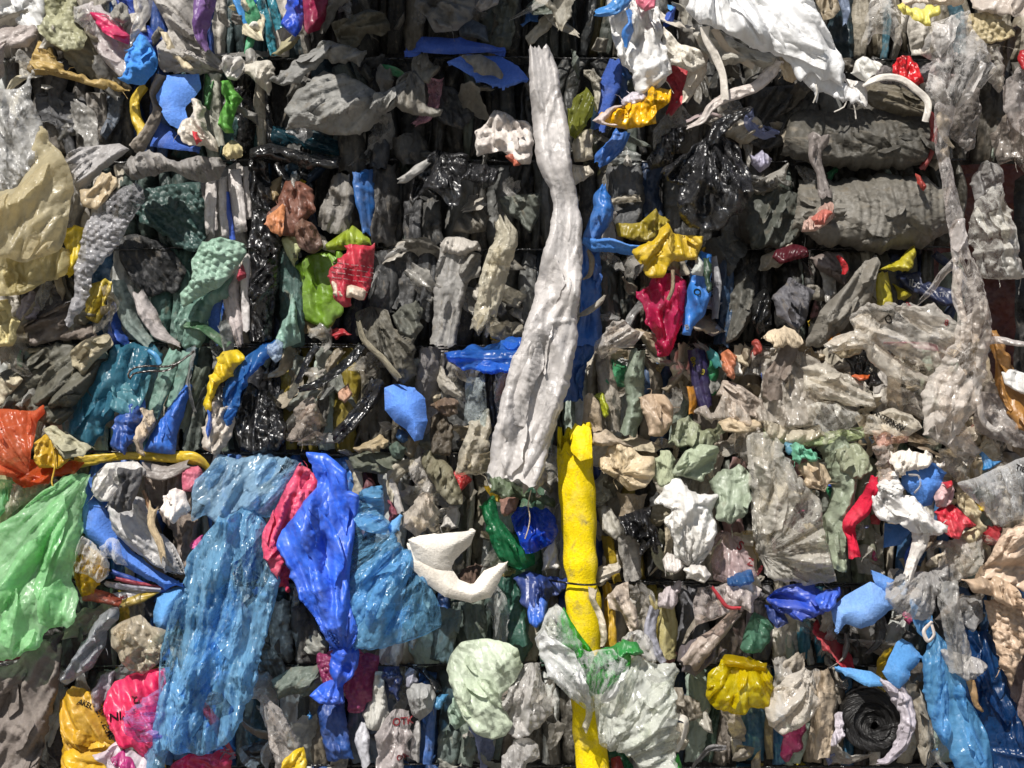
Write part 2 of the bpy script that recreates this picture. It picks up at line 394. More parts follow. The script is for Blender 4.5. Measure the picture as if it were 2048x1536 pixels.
def mat(spec):
    if spec in MC: return MC[spec]
    a = spec.split(); kind, hx = a[0], a[1]; dirt_k = float(a[2]) if len(a) > 2 else 1.0; dark = float(a[3]) if len(a) > 3 else 1.0  # dark: shade factor multiplied into the base colour
    ro, tl, tp, dirt, fb, cb, sp, strc, sk_ = KIND[kind]
    c = lin(hx)
    if kind in ('clear', 'veil'): c = tuple(v*.7+.33 for v in c)
    if kind in ('film', 'fibre', 'fabric', 'satin') and min(c) > .22: c = tuple(v*1.1 for v in c)
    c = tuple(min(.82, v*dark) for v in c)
    if kind == 'foam' and c[2] > c[0]*1.3: g_ = sum(c)/3; c = tuple(v*.8+g_*.2 for v in c)
    m = bpy.data.materials.new(kind+'_'+hx.strip('#')); m.use_nodes = True
    nt = m.node_tree; N = nt.nodes; L = nt.links; N.clear()
    out = N.new('ShaderNodeOutputMaterial')
    uv = N.new('ShaderNodeUVMap'); uv.uv_map = 'flow'
    oi = N.new('ShaderNodeObjectInfo')
    def mapping(sx, sy):
        q = N.new('ShaderNodeMapping'); q.inputs['Scale'].default_value = (sx, sy, 1); L.new(uv.outputs[0], q.inputs[0]); return q
    def noise(mp, sc, det=4, rough=.6, dis=0, typ='FBM'):
        q = N.new('ShaderNodeTexNoise'); q.inputs['Scale'].default_value = sc; q.inputs['Detail'].default_value = det
        q.inputs['Roughness'].default_value = rough; q.inputs['Distortion'].default_value = dis; q.noise_type = typ
        L.new(mp.outputs[0], q.inputs['Vector']); return q
    def ramp(src, a0, a1, v0=0, v1=1):
        q = N.new('ShaderNodeMapRange'); q.inputs[1].default_value = a0; q.inputs[2].default_value = a1
        q.inputs[3].default_value = v0; q.inputs[4].default_value = v1; L.new(src, q.inputs[0]); return q.outputs[0]
    def mix(f, ca, cb_):
        q = N.new('ShaderNodeMix'); q.data_type = 'RGBA'
        if isinstance(f, float): q.inputs[0].default_value = f
        else: L.new(f, q.inputs[0])
        for i, v in ((6, ca), (7, cb_)):
            if isinstance(v, tuple): q.inputs[i].default_value = (*v, 1)
            else: L.new(v, q.inputs[i])
        return q.outputs[2]
    ms = mapping(1, strc); m1 = mapping(1, 1)
    def math_(op, a_, b_):
        q = N.new('ShaderNodeMath'); q.operation = op
        for i, v in ((0, a_), (1, b_)):
            if isinstance(v, (int, float)): q.inputs[i].default_value = v
            else: L.new(v, q.inputs[i])
        return q.outputs[0]
    def vmath(op, a_, b_):
        q = N.new('ShaderNodeVectorMath'); q.operation = op
        for i, v in ((0, a_), (1, b_)):
            if isinstance(v, tuple): q.inputs[i].default_value = v
            else: L.new(v, q.inputs[i])
        return q
    wr = noise(m1, 16, 2); mv = mapping(1, max(1, strc*.7)); mw = mapping(.8, max(1, strc*.5))
    pos = vmath('ADD', mv.outputs[0], vmath('MULTIPLY', wr.outputs['Color'], (.022, .022, 0)).outputs[0]).outputs[0]
    pos2 = vmath('ADD', mw.outputs[0], vmath('MULTIPLY', wr.outputs['Color'], (.03, .05, 0)).outputs[0]).outputs[0]
    filmy = kind in ('film', 'satin', 'clear', 'veil', 'tint', 'stretch', 'gloss', 'dusty')
    lines = None; dist = []
    if filmy:
        gate = noise(m1, 14, 2)
        for sc_, p_, wd in ((13, pos2, .022), (31, pos, .034), (70, pos, .05)) if kind in ('stretch', 'clear', 'veil', 'gloss') else ((13, pos2, .022), (33, pos, .036)):
            vo = N.new('ShaderNodeTexVoronoi'); vo.voronoi_dimensions = '2D'; vo.feature = 'DISTANCE_TO_EDGE'; vo.inputs['Scale'].default_value = sc_; L.new(p_, vo.inputs['Vector'])
            dist.append((sc_, vo.outputs['Distance']))
            l_ = math_('MULTIPLY', ramp(vo.outputs['Distance'], 0, wd, 1, 0), ramp(gate.outputs[0], .46, .62) if len(dist) % 2 else ramp(gate.outputs[0], .52, .38))
            lines = l_ if lines is None else math_('MAXIMUM', lines, l_)
        vp = N.new('ShaderNodeTexVoronoi'); vp.voronoi_dimensions = '2D'; vp.inputs['Scale'].default_value = 7.5; L.new(pos2, vp.inputs['Vector'])
        sp_ = N.new('ShaderNodeSeparateColor'); L.new(vp.outputs['Color'], sp_.inputs[0]); panel = sp_.outputs[0]     # doubled-over film here and there
    big = noise(m1, 11, 4); stx = noise(ms, 34, 5, .65, .4)
    vary = ramp(big.outputs[0], .3, .7)
    lo = tuple(v*(.58 if kind == 'dusty' else .76) for v in c); hi = tuple(min(.85, v*1.12+.004) for v in c)
    colr = mix(vary, lo, hi)
    if filmy:
        if kind in ('tint', 'stretch', 'film', 'clear', 'veil'): colr = mix(ramp(panel, .3, .7, 0, .55), colr, tuple(v**1.25*.85 for v in c))
        if kind != 'gloss': colr = mix(math_('MULTIPLY', lines, .12 if kind in ('dusty', 'satin', 'clear', 'veil') else .22), colr, tuple(min(.85, v*.5+.42*max(c)+.04) for v in c))
    if kind in ('film', 'satin', 'dusty'):
        du_ = noise(m1, 17, 6, .72); colr = mix(ramp(du_.outputs[0], .42, .68, .02, .20), colr, (.36, .35, .33) if max(c) > .12 else (.13, .13, .13))
    if dirt*dirt_k > 0:
        dm = ramp(stx.outputs[0], .60-.10*dirt*dirt_k, .80-.08*dirt*dirt_k)
        q = N.new('ShaderNodeMath'); q.operation = 'MULTIPLY'; L.new(dm, q.inputs[0]); q.inputs[1].default_value = min(1, .25+dirt*dirt_k)
        lum = sum(c)/3; dc = (.15, .12, .08) if lum > .08 else (.20, .17, .13)
        colr = mix(q.outputs[0], colr, dc)
        sn = noise(m1, 260, 2); sm = ramp(sn.outputs[0], .66, .74, 0, min(.8, dirt*dirt_k*1.3))
        colr = mix(sm, colr, (.05, .035, .02) if lum > .05 else (.25, .22, .18))
    if kind in ('foam', 'fabric'):
        pn = noise(m1, 210, 3, .8); colr = mix(ramp(pn.outputs[0], .38, .62, 0, .38), colr, tuple(v*.5 for v in c))
        pn2 = noise(m1, 24, 5, .7); colr = mix(ramp(pn2.outputs[0], .5, .72, 0, .35), colr, tuple(min(.85, v*.7+.16) for v in c))
    # bump: heights in metres; small flat facets, streaks along the flow, grain
    hgt = None
    for sc_, d_ in dist:
        t_ = math_('MULTIPLY', d_, {13: .30, 31: .26, 33: .26, 70: .30}[sc_]*cb*1.6/sc_)
        t_ = math_('MULTIPLY', t_, ramp(gate.outputs[0], .35, .65, -1, 1)) if sc_ > 13 else t_
        hgt = t_ if hgt is None else math_('ADD', hgt, t_)
    gt2 = ramp(noise(m1, 19, 2).outputs[0], .38, .62, .35, 1.3)
    for sc_, k_ in ((48, .9), (120, .95)):
        vo = N.new('ShaderNodeTexVoronoi'); vo.voronoi_dimensions = '2D'; vo.inputs['Scale'].default_value = sc_; L.new(pos, vo.inputs['Vector'])
        df = vmath('SUBTRACT', pos, vo.outputs['Position']).outputs[0]; rv = vmath('SUBTRACT', vo.outputs['Color'], (.5, .5, .5)).outputs[0]
        t_ = math_('MULTIPLY', vmath('DOT_PRODUCT', df, rv).outputs['Value'], cb*k_)
        hgt = t_ if hgt is None else math_('ADD', hgt, t_)
    if sk_ > 0:
        rg = noise(ms, 30, 5, .6, .5)
        hgt = math_('ADD', hgt, math_('MULTIPLY', math_('ABSOLUTE', math_('SUBTRACT', rg.outputs[0], .5), 0), sk_*.012))
    if fb > 0:
        gr = noise(m1, 420 if kind not in ('foam', 'fabric') else 170, 4, .75)
        hgt = math_('ADD', hgt, math_('MULTIPLY', gr.outputs[0], fb*(.006 if kind in ('foam', 'fabric') else .002)))
    bp = N.new('ShaderNodeBump'); bp.inputs['Distance'].default_value = 1.0; bp.inputs['Strength'].default_value = 1.0
    L.new(math_('MULTIPLY', hgt, gt2) if kind != 'foam' else hgt, bp.inputs['Height'])
    pr = N.new('ShaderNodeBsdfPrincipled'); L.new(colr, pr.inputs['Base Color']); L.new(bp.outputs[0], pr.inputs['Normal'])
    L.new(ramp(stx.outputs[0], .3, .7, max(.08, ro-.08), min(1, ro+.16)), pr.inputs['Roughness'])
    pr.inputs['Specular IOR Level'].default_value = sp
    last = pr.outputs[0]
    if tl > 0:
        tr = N.new('ShaderNodeBsdfTranslucent'); L.new(bp.outputs[0], tr.inputs['Normal'])
        L.new(mix(.35, colr, hi), tr.inputs['Color'])
        ms_ = N.new('ShaderNodeMixShader'); ms_.inputs[0].default_value = tl; L.new(last, ms_.inputs[1]); L.new(tr.outputs[0], ms_.inputs[2]); last = ms_.outputs[0]
    if tp > 0:
        tt = N.new('ShaderNodeBsdfTransparent'); tt.inputs[0].default_value = (*[min(1, .35+.65*(v/max(c))) for v in c], 1)
        ms_ = N.new('ShaderNodeMixShader')
        lw = N.new('ShaderNodeLayerWeight'); lw.inputs[0].default_value = .35; L.new(bp.outputs[0], lw.inputs['Normal'])
        f = math_('MULTIPLY', ramp(lw.outputs['Facing'], 0, 1, 1.15*tp, .15*tp), ramp(stx.outputs[0], .35, .65, 1.2, .75))
        f = math_('MULTIPLY', f, ramp(panel, .3, .7, 1.3, .45)); f = math_('MULTIPLY', f, ramp(lines, 0, 1, 1, .6))
        L.new(f, ms_.inputs[0]); L.new(last, ms_.inputs[1]); L.new(tt.outputs[0], ms_.inputs[2]); last = ms_.outputs[0]
    L.new(last, out.inputs[0])
    MC[spec] = m
    return m
PB = 'plastic bag'; PF = 'plastic film'; BW = 'bubble wrap'; FO = 'foam'
# ================================================================== TOP LEFT
S('film_sheet','crumpled white film| with a sunlit fold in the top left corner',PF,'film #e4e2de .3',40,'-30,-30 95,-20 92,30 88,50 60,82 45,60 20,32 -30,25',cr=9,pl=(26,8,50))
S('film_sheet','pinkish grey fold| below the white film at the left edge',PF,'film #a79d98',46,'-20,62 30,48 75,42 82,72 60,100 15,100 10,150 -20,170',pl=(20,8,-30))
S('bubble_wrap','lumpy sage bubble wrap| above the tan bag at top left',BW,'film #a3a283',48,'84,-20 150,-20 152,45 178,78 172,102 138,105 108,92 78,58 90,35',cr=16,sc=16,bub=13)
S('film_sheet','olive grey sheet| sloping down between sage wrap and silver bag',PF,'dusty #77705c',34,'95,85 150,50 185,40 222,112 268,182 232,178 150,140',pl=(18,9,40))
S('plastic_bag','tan bag with folded corner| under the lumpy sage wrap',PB,'film #b5995a',56,'74,78 96,92 130,138 200,160 262,178 228,186 150,162 100,150 70,152 52,138 64,112',pl=(30,8,25))
S('plastic_bag','clear bag around pink film| left of the blue cloth',PB,'clear #bcb0ae',60,'160,12 186,4 236,38 264,92 264,160 244,158 196,108 170,62',pl=(15,7,52),step=3)
S('film_sheet','deep pink film| showing through the clear bag at top left',PF,'satin #c81c5c',74,'176,22 214,26 240,48 262,74 260,92 232,82 206,66 186,42',pl=(22,5,35),step=3)
S('film_sheet','crinkled silver scrap| on the top end of the clear bag',PF,'clear #b9b4ac',80,'146,8 172,8 180,40 168,56 150,34',cr=12,sc=14)
S('film_sheet','grey triangle with orange edge| beside the deep pink film',PF,'dusty #8d8a82',84,'222,36 242,2 262,40 248,47',cr=5)
S('film_sheet','royal blue film| behind the pale twisted strip at top left',PF,'film #1747a8 .3',28,'222,-20 280,-20 276,50 300,52 334,95 318,125 288,110 262,60',pl=(17,7,70))
R('film_strip','pale twisted film strip| hanging down onto the blue cloth',PF,'clear #c9c3ba',84,'290,-15,30 287,25,27 273,55,19 259,92,7',twist=1.2,cr=6)
S('cloth_rag','crumpled bright blue cloth| with ragged hem near the top left',  'cloth','fabric #4a8fdc .3',86,'276,66 290,72 303,92 316,118 312,142 290,168 260,168 238,158 252,154 258,125 262,100 246,100 264,96',cr=15,sc=26,bulge=22)
S('plastic_bag','light grey pleated bag| fanning out from the white knot',PB,'dusty #a8a39d',50,'296,-20 388,-20 398,60 420,98 456,138 402,150 326,142 322,100 338,60',pl=(7,14,460,150))
S('film_sheet','frayed cream strip| lying across the light grey pleated bag',PF,'dusty #c7b99b',88,'318,62 332,64 352,100 388,138 378,142 350,120 330,92',cr=6,step=3)
R('plastic_bag','twisted purple bag| above the white knot',PB,'film #75518f .2',82,'412,-10,46 404,40,34 402,72,22 416,104,10',n=5,cr=7,twist=.8)
R('film_strip','sky blue rolled strip| at the top edge right of the purple bag',PF,'satin #3f93d8',60,'468,-12,14 482,22,15 494,50,12',n=1)
R('film_strip','bright blue smooth strip| touching the top edge near the sky blue roll',PF,'satin #1f6ad0',48,'505,-15,24 506,20,18 498,40,10',n=1)
for k,(a,b) in enumerate((('516,-12,16 530,30,18 540,75,18 548,110,16','leftmost of the teal bubble strands'),('540,-12,18 552,30,20 560,62,18','rightmost teal bubble strand by the blue scrap'))):
    R('bubble_wrap',b+'| at the top edge',BW,'gloss #2f7180 .3',46,a,n=2,cr=10,sc=8,asp=1)
S('film_sheet','white knot| tied over the wire above the green strip',PF,'film #c9c5c0',66,'448,122 466,113 489,122 486,146 476,162 460,160 447,140',cr=12,sc=18,bulge=20)
S('film_sheet','cinched white bundle| above the teal folds at top left',PF,'film #c4beb2',64,'484,124 506,117 541,121 546,150 541,190 516,164 489,146',pl=(6,8,500,250),bulge=20)
S('foam_sheet','thick blue foam slab with torn top| left of the green strip',FO,'foam #3f82e0 .2',70,'333,150 397,147 402,176 384,202 371,216 377,240 366,262 345,252 322,226 311,190 324,165',solid=9,cr=2,roll=14,rag=3)
S('foam_sheet','dark blue foam wedge| under the thick blue foam slab',FO,'foam #1f55b4 .2',46,'316,240 345,256 368,284 402,296 400,306 302,294',solid=7,cr=2,roll=10)  # darker blue carries the shadow under the slab
R('plastic_bag','yellow twisted bag| left of the thick blue foam slab',PB,'satin #c9aa14',60,'290,172,18 270,200,20 271,235,22 284,262,22 276,288,10',cr=8,n=3)
R('film_strip','taupe film roll| running down between yellow bag and blue foam',PF,'dusty #8d8377',66,'326,150,22 309,185,17 316,220,17 298,262,22 268,302,28',n=3)
S('film_sheet','dark green film flap| right of the thick blue foam slab',PF,'film #2b6b2b',58,'408,149 427,156 426,186 420,222 407,212 404,180',cr=8)
S('plastic_bag','bright green curled bag| beneath the white knot',PB,'satin #5da63a',76,'442,163 456,157 478,184 487,196 476,216 466,250 470,268 452,268 437,250 440,225 452,205 446,190',cr=13,sc=20,bulge=20)
R('film_strip','pale pleated strip| between the two green pieces',PF,'dusty #a7a698',52,'428,150,24 428,200,24 432,250,22 442,290,14',n=4)
S('plastic_bag','torn white bag with red print| on the lower right of the blue foam slab',PB,'film #c8bfb2',84,'364,246 380,232 386,196 398,204 414,258 432,280 436,304 404,294 378,284 360,262',cr=12,sc=18,pl=(12,6,60))
S('red_print','small red crumpled scrap| on the torn white bag',PF,'satin #c92430',104,'382,254 400,262 414,288 396,293 386,278',cr=10,sc=10,of='torn white bag with red print')
S('paper_scrap','cream torn scrap| at the wire crossing under the green bag','scrap','dusty #d0c290',78,'446,290 460,280 470,285 486,312 472,319 446,310',cr=8)
S('plastic_bag','clear grey sheet of film| filling the left edge above the beige sheets',PB,'clear #a9a7a2',96,'-40,180 30,180 46,170 62,138 68,150 64,200 84,248 70,320 40,384 -40,400',pl=(34,11,70),cr=9)
S('plastic_bag','upper beige translucent sheet| bulging at the left edge',PB,'tint #dacfae 2',112,'74,254 104,282 132,318 146,370 139,430 118,500 60,524 -40,505 -40,395 36,372 60,322',cr=8,sc=60,bulge=34,roll=30,dr=14)
S('plastic_bag','lower beige translucent sheet| with torn right edge at the left edge',PB,'tint #cabf93 2',92,'-40,512 70,506 140,498 146,530 120,560 92,566 50,590 -40,592',cr=12,sc=44,rag=4)
S('film_sheet','charcoal grey sheet| in the hollow left of the yellow twisted bag',PF,'dusty #57575a',22,'66,186 128,178 178,196 168,250 130,262 100,252 80,240',pl=(20,9,15))
S('film_sheet','grey hanging flap| in the dark hollow at upper left',PF,'dusty #77716a',34,'172,186 212,186 214,240 206,285 186,280 176,240',pl=(12,8,85))
S('film_sheet','slate folded flap| right of the grey hanging flap',PF,'dusty #56606e',30,'212,190 250,190 232,250 214,282 204,270 212,230',pl=(10,8,100))
S('plastic_bag','white grey pleated bag| on the ledge left of the grey leathery sheet',PB,'film #aaa7a6',68,'126,320 160,297 212,289 238,287 262,300 210,340 178,374 160,392 144,350',pl=(13,11,-35))
S('film_sheet','thick grey leathery sheet| lying along the wire at upper left',PF,'dusty #85817d',92,'254,312 300,298 330,304 360,320 400,311 440,314 450,332 440,356 410,366 378,360 346,346 312,350 268,362 246,336',cr=10,sc=50,bulge=26,roll=26,dr=13)
S('plastic_bag','crumpled cream shiny bag| above the grey bubble wrap',PB,'satin #bba98b 4',98,'158,382 188,372 204,346 228,354 236,370 214,402 196,420 163,412',cr=16,sc=24)
S('bubble_wrap','long grey bubble wrap tongue| hanging below the cream shiny bag',BW,'clear #86838a',106,'222,384 250,372 272,364 288,378 292,402 270,430 240,480 200,530 176,570 166,620 144,652 134,640 148,592 150,540 164,486 166,440 192,410',bub=15,step=2.6,cr=5,bulge=22,tilt=20,ang=60)
S('bubble_wrap','dark green bubble wrap| in the shaded hollow left of the sage wrap',BW,'film #3c5753',26,'264,402 300,374 400,364 416,430 412,474 404,505 372,502 330,472 290,442',bub=15,step=2.6,cr=8,pl=(34,12,40))
S('bubble_wrap','sunlit sage bubble wrap| twisting over the green film',BW,'film #8fae9b 1.3',82,'408,482 440,474 488,488 492,506 470,542 440,576 404,592 368,614 362,592 386,560 384,522',bub=15,step=2.6,cr=8,bulge=24,ang=20)
S('film_sheet','smooth grey green film| folding out below the sage bubble wrap',PF,'film #6d8f82',58,'362,612 400,596 440,574 470,545 450,590 424,610 410,650 402,692 368,692 344,664 350,640',pl=(20,7,100))
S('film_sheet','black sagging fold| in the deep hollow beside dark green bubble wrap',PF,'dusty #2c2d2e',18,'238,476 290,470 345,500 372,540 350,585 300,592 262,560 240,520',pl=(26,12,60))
S('plastic_bag','yellow bag bulging| behind the long grey bubble wrap',PB,'satin #d2b80a',70,'128,454 146,446 172,458 172,520 142,562 118,548 130,500',cr=9,bulge=18)
S('plastic_bag','yellow pleated folds| lower right of the long grey bubble wrap',PB,'satin #b8a22c 3',44,'166,575 212,556 226,560 214,610 200,648 168,634 162,610',pl=(10,9,105))
R('film_strip','sage rolled strip| right of the yellow pleated folds',PF,'dusty #6f7d78',44,'236,560,22 248,600,34 262,645,34 300,690,22',n=4)
R('film_strip','spotted white strip| slanting beside the sage rolled strip',PF,'dusty #aaa2a0',52,'276,582,22 294,625,32 318,665,26 362,692,8',n=3)
S('film_sheet','blue and white printed edge| peeping out beside the sage rolled strip',PF,'satin #2857b8',32,'217,600 232,604 238,650 256,690 222,684 216,640',cr=6)
S('film_sheet','lilac grey knot| below the lower beige sheet',PF,'film #8f8792',46,'30,632 48,600 64,580 78,604 76,640 52,646',cr=10,sc=18)
S('plastic_bag','ragged cream bag| at the left edge under the lilac knot',PB,'film #cdc08e 2',74,'-30,598 20,602 42,640 38,670 26,692 -30,695',cr=13,sc=24,rag=5)
S('film_sheet','brown grey folded sheet| spread beneath the lower beige sheet',PF,'dusty #6b6058',42,'40,654 112,612 148,586 142,640 190,658 206,692 150,676 60,692',pl=(22,8,-30))
S('film_sheet','dark wide fold| under the lilac knot at left',PF,'dusty #4c4848',30,'50,570 100,560 140,570 138,620 80,650 40,640',pl=(24,9,-40))
for k,(pt,lb) in enumerate((('46,720 110,682 150,690 146,716 96,756 44,800 -20,830 -20,760','upper dark olive fold'),('96,738 146,704 180,720 150,770 100,810 60,800','middle dark olive fold'),('150,745 192,722 214,716 176,778 150,810 104,812 120,780','lower dark olive fold'),('70,790 120,800 150,822 120,850 80,842 60,812','small olive pillow fold'))):
    S('film_sheet',lb+'| left of the teal bag',PF,'dusty #5a584c',40+8*k,pt,pl=(16,10,-40),bulge=18,rag=4)
S('film_sheet','pale frayed fold| above the dark olive folds',PF,'film #a99f85 2',66,'144,702 180,676 218,668 228,690 194,722 172,748 150,732',pl=(12,8,-30),rag=4)
S('film_sheet','cream frayed tuft| at the left edge beside olive folds',PF,'dusty #b8ad93',56,'-30,760 30,740 50,760 20,790 10,812 -30,815',cr=14,sc=16,rag=5)
# pleated white group and black bag
for a,lb in (('424,345,20 421,400,24 418,470,20','leftmost white fold'),('446,350,16 447,410,18 452,478,18','second white fold from the left'),('468,335,26 474,390,32 484,468,26','widest white fold'),('492,330,16 496,380,20 496,440,14','rightmost white fold')):
    R('film_fold',lb+'| in the bunch left of the black bag',PF,'film #c3bdba',48,a,'white folds bunched between two wires',n=3,pinch=.8,pa=5)
R('film_strip','blue strip| squeezed inside the bunch of white folds',PF,'satin #2050b8',40,'454,385,12 458,430,14 466,480,12',n=1)
R('plastic_bag','upper black bag| squeezed right of the white folds',PB,'gloss #151517',50,'516,318,40 522,380,44 532,440,54 530,500,66',cr=12,sc=16,n=6)
R('plastic_bag','lower black bag| hanging under the wire beside green film',PB,'gloss #101012',54,'528,496,60 530,540,60 524,590,54 520,680,50',cr=12,sc=16,n=6)
S('crumpled_end','shiny black crumple| on the lower black bag',PB,'gloss #1b1b1d',84,'506,546 528,528 556,533 554,570 524,600 508,612 496,592',cr=20,sc=12,pl=(8,6,130),of='lower black bag')
R('film_fold','red and white pleated fold| left of the lower black bag',PF,'film #b3a8a6',46,'470,520,28 462,580,34 470,640,32 482,692,14',n=5)
R('film_fold','slim white fold| against the lower black bag',PF,'film #c2bdbc',56,'494,512,18 490,570,20 492,660,14',n=1)
S('film_sheet','pink streak of film| in the red and white pleated fold',PF,'satin #b8304a',72,'476,540 484,530 486,552 478,560',cr=5,landmark=False)
R('foam_sheet','upright blue foam edge| right of the smooth grey green film',FO,'foam #2a5cb0',40,'438,590,22 428,640,26 440,690,18',n=1,cr=2)
R('strap','dark green strap| lying over the blue foam edge','strap','film #35643e',66,'368,650,12 400,652,16 430,672,18 456,692,20',n=1,cr=3)
R('film_fold','pleated green film| between black bag and lime sheet',PF,'dusty #3f5a54',40,'572,496,40 580,560,48 585,620,52 582,690,54',n=7,pinch=.6)
S('folded_foot','sunlit pale green folds| at the foot of the pleated green film',PF,'film #7fa194',62,'584,585 592,600 594,640 602,684 572,694 556,684 564,640 576,630',pl=(11,8,88),of='pleated green film')
# ================================================================== LEFT, ROW FOUR
S('plastic_bag','large translucent teal bag| in the row above the green bag',PB,'tint #528fa6',52,'226,690 300,688 322,712 302,742 292,800 274,832 232,822 206,872 182,892 146,872 148,842 162,780 190,732 214,712',pl=(36,8,100),bulge=22)
S('plastic_bag','pale teal fold| at the right of the large teal bag',PB,'tint #7ab0bc',66,'224,760 250,752 300,750 288,800 272,832 240,826 222,815',pl=(15,8,75))
R('film_strip','small light blue strap| on the large teal bag',PF,'satin #4b9ad0',84,'298,702,10 312,712,12 320,728,12',n=0)
for a,lb in (('352,700,30 330,760,34 302,835,30','left grey green fold'),('376,706,24 362,760,28 338,815,24','right grey green fold')):
    R('film_fold',lb+'| between teal bag and blue foam',PF,'dusty #6a8d80',54,a,'grey green folds beside the teal bag',n=5,pinch=.4)
S('foam_sheet','smooth blue foam curl| rising between grey green folds and olive folds',FO,'satin #2e68c4 .3',64,'372,762 384,772 368,830 356,872 352,908 288,902 300,872 332,822 352,790',cr=1,bulge=30,dr=4,rag=1)
S('plastic_bag','dark blue crumpled bag| left of the smooth blue foam curl',PB,'satin #1c4c9c',66,'226,852 248,812 288,798 292,830 272,880 252,908 232,892',cr=15,sc=18)
S('cloth_rag','frayed cream wad| between dark blue bag and foam curl','cloth','fibre #b8a894',74,'284,830 302,828 304,860 288,885 294,912 274,905 270,880',cr=12,sc=12,rag=5)
R('film_fold','olive film fold| right of the smooth blue foam curl',PF,'dusty #5f6a5c',52,'404,735,30 382,800,34 364,860,30',n=5)
R('film_fold','dark olive film fold| behind the yellow rag',PF,'dusty #48504a',44,'420,780,30 395,840,44 385,900,40',n=6)
S('plastic_bag','bright yellow bag| at the wire beside the light blue film',PB,'satin #d9bb0e',76,'430,712 446,702 472,705 488,720 468,744 444,762 428,792 420,822 410,808 422,750',cr=12,sc=20,pl=(12,6,70))
S('plastic_bag','light blue translucent film| sweeping from the wire across the black bag',PB,'tint #3f7fc6',70,'452,762 482,722 520,690 548,680 562,690 532,728 494,772 474,832 458,870 448,860 452,800',pl=(13,7,120))
S('plastic_bag','small frosted blue puff| at the end of the light blue film',PB,'clear #86a9cc',92,'532,690 552,678 566,690 562,712 552,726 536,710',cr=12,sc=13,step=3)
S('plastic_bag','crumpled white bag with blue inside| left of the big black bag',PB,'film #c2b8ac',76,'406,852 430,792 446,812 462,808 468,852 456,892 430,908 408,892',cr=15,sc=20)
S('plastic_bag','big black bag| in the row above the blue stretch film',PB,'gloss #131315',60,'472,788 502,768 542,778 566,812 576,860 560,900 512,908 482,896 468,850',cr=18,sc=22,pl=(8,8,520,700))
S('film_sheet','small blue label scrap| inside the crumpled white bag',PF,'satin #2c5cb4',92,'414,812 424,806 424,860 418,880 412,850',cr=4,landmark=False)
W('metal_wire','bent rusty wire hook| in front of the large teal bag','wire','gloss #2a1c16','385,702,88 360,722,98 335,733,104 300,732,108 270,736,110 258,748,110 262,758,108 268,748,110 300,742,108 336,740,104 372,712,92',2.2)
# ================================================================== LEFT, ROW FIVE
S('plastic_bag','orange translucent bag| at the left edge above the green bag',PB,'tint #f07c54',92,'-40,815 40,820 66,822 84,808 88,826 74,842 72,880 62,922 52,962 14,952 -40,925',pl=(11,9,70,960),bulge=22,cr=8)
S('plastic_bag','orange bag tail| stretched along the top of the green bag',PB,'tint #d8602f',78,'26,926 60,920 168,926 152,946 102,962 54,976 26,962',pl=(11,7,-3),bulge=14)
S('plastic_bag','mustard yellow bag| right of the orange bag',PB,'satin #c49c14',94,'68,888 90,868 106,874 122,908 150,920 122,934 84,932',cr=12,sc=18)
S('film_sheet','folded olive cream sheet| on top of the mustard bag',PF,'dusty #9c987e',104,'80,858 96,850 132,868 184,894 168,910 134,916 108,890',pl=(30,5,25),rag=3)
R('plastic_bag','long yellow roll of film| lying under the foam curl and olive folds',PB,'satin #cfae10',66,'150,925,24 250,912,16 330,914,22 385,916,26 412,932,16 416,945,8',n=3,cr=5)
W('plastic_thread','yellow thread| dangling between orange bag and green bag','thread','satin #d2aa20','100,880,112 108,910,114 110,935,116 104,962,116 106,972,114',2.0)
S('plastic_bag','large light green bag| filling the left side below the orange bag',PB,'tint #b2f0b0',106,'-40,1072 30,1030 80,985 130,955 180,943 172,976 166,1050 152,1110 142,1160 162,1196 160,1232 140,1256 104,1250 82,1292 40,1312 -40,1312',pl=(7,11,190,925),cr=7,sc=46,bulge=34,tilt=30)
S('plastic_bag','small pale green corner| above the large green bag at the left edge',PB,'tint #88c794',70,'-40,960 26,962 14,1020 -40,1060',cr=8)
S('film_sheet','olive yellow clear film| between orange tail and large green bag',PF,'clear #9b9468',64,'24,968 96,964 112,958 60,1000 20,1034 12,1010',cr=14,sc=14)
S('foam_sheet','curved blue foam sheet| right of the large green bag',FO,'foam #2f74d6 .2',74,'170,962 188,1000 212,1020 228,1052 262,1102 302,1132 366,1168 330,1178 268,1144 212,1110 164,1062 166,1000',solid=7,cr=1,bulge=26,dr=5,rag=1.5,roll=30)
S('plastic_bag','white bag wrapped over foam| under the long yellow roll',PB,'film #d6d3cf',86,'186,950 216,926 272,924 290,940 256,980 226,1004 208,1002 190,984',pl=(18,9,-60),cr=10)
S('plastic_bag','long pale grey bag| sagging diagonally beside the blue foam sheet',PB,'film #b9b7b6 .6',88,'214,1010 240,984 282,1000 312,1056 352,1098 374,1152 332,1142 272,1104 228,1062',pl=(8,8,380,1180),bulge=22)
S('plastic_bag','crumpled dark grey wad| on the white bag',PB,'dusty #565556',116,'236,940 282,936 282,970 262,1012 236,1020 224,996 244,970',cr=14,sc=18,bulge=18)
S('plastic_bag','small dusty pink ball| left of the blue stretch film',PB,'film #c9657c',80,'364,942 394,932 408,954 388,982 366,982',cr=12,sc=16,bulge=18)
S('tissue','crumpled white tissue| beside the dusty pink ball','tissue','fabric #d8d0ca',94,'328,988 350,970 372,984 378,1020 346,1042 326,1016',cr=18,sc=18,bulge=18)
R('film_strip','frayed cream strip| hanging over the long pale grey bag',PF,'fibre #bda98a',116,'306,1012,20 302,1050,16 318,1085,16 326,1118,14',n=2,cr=5,end=12)
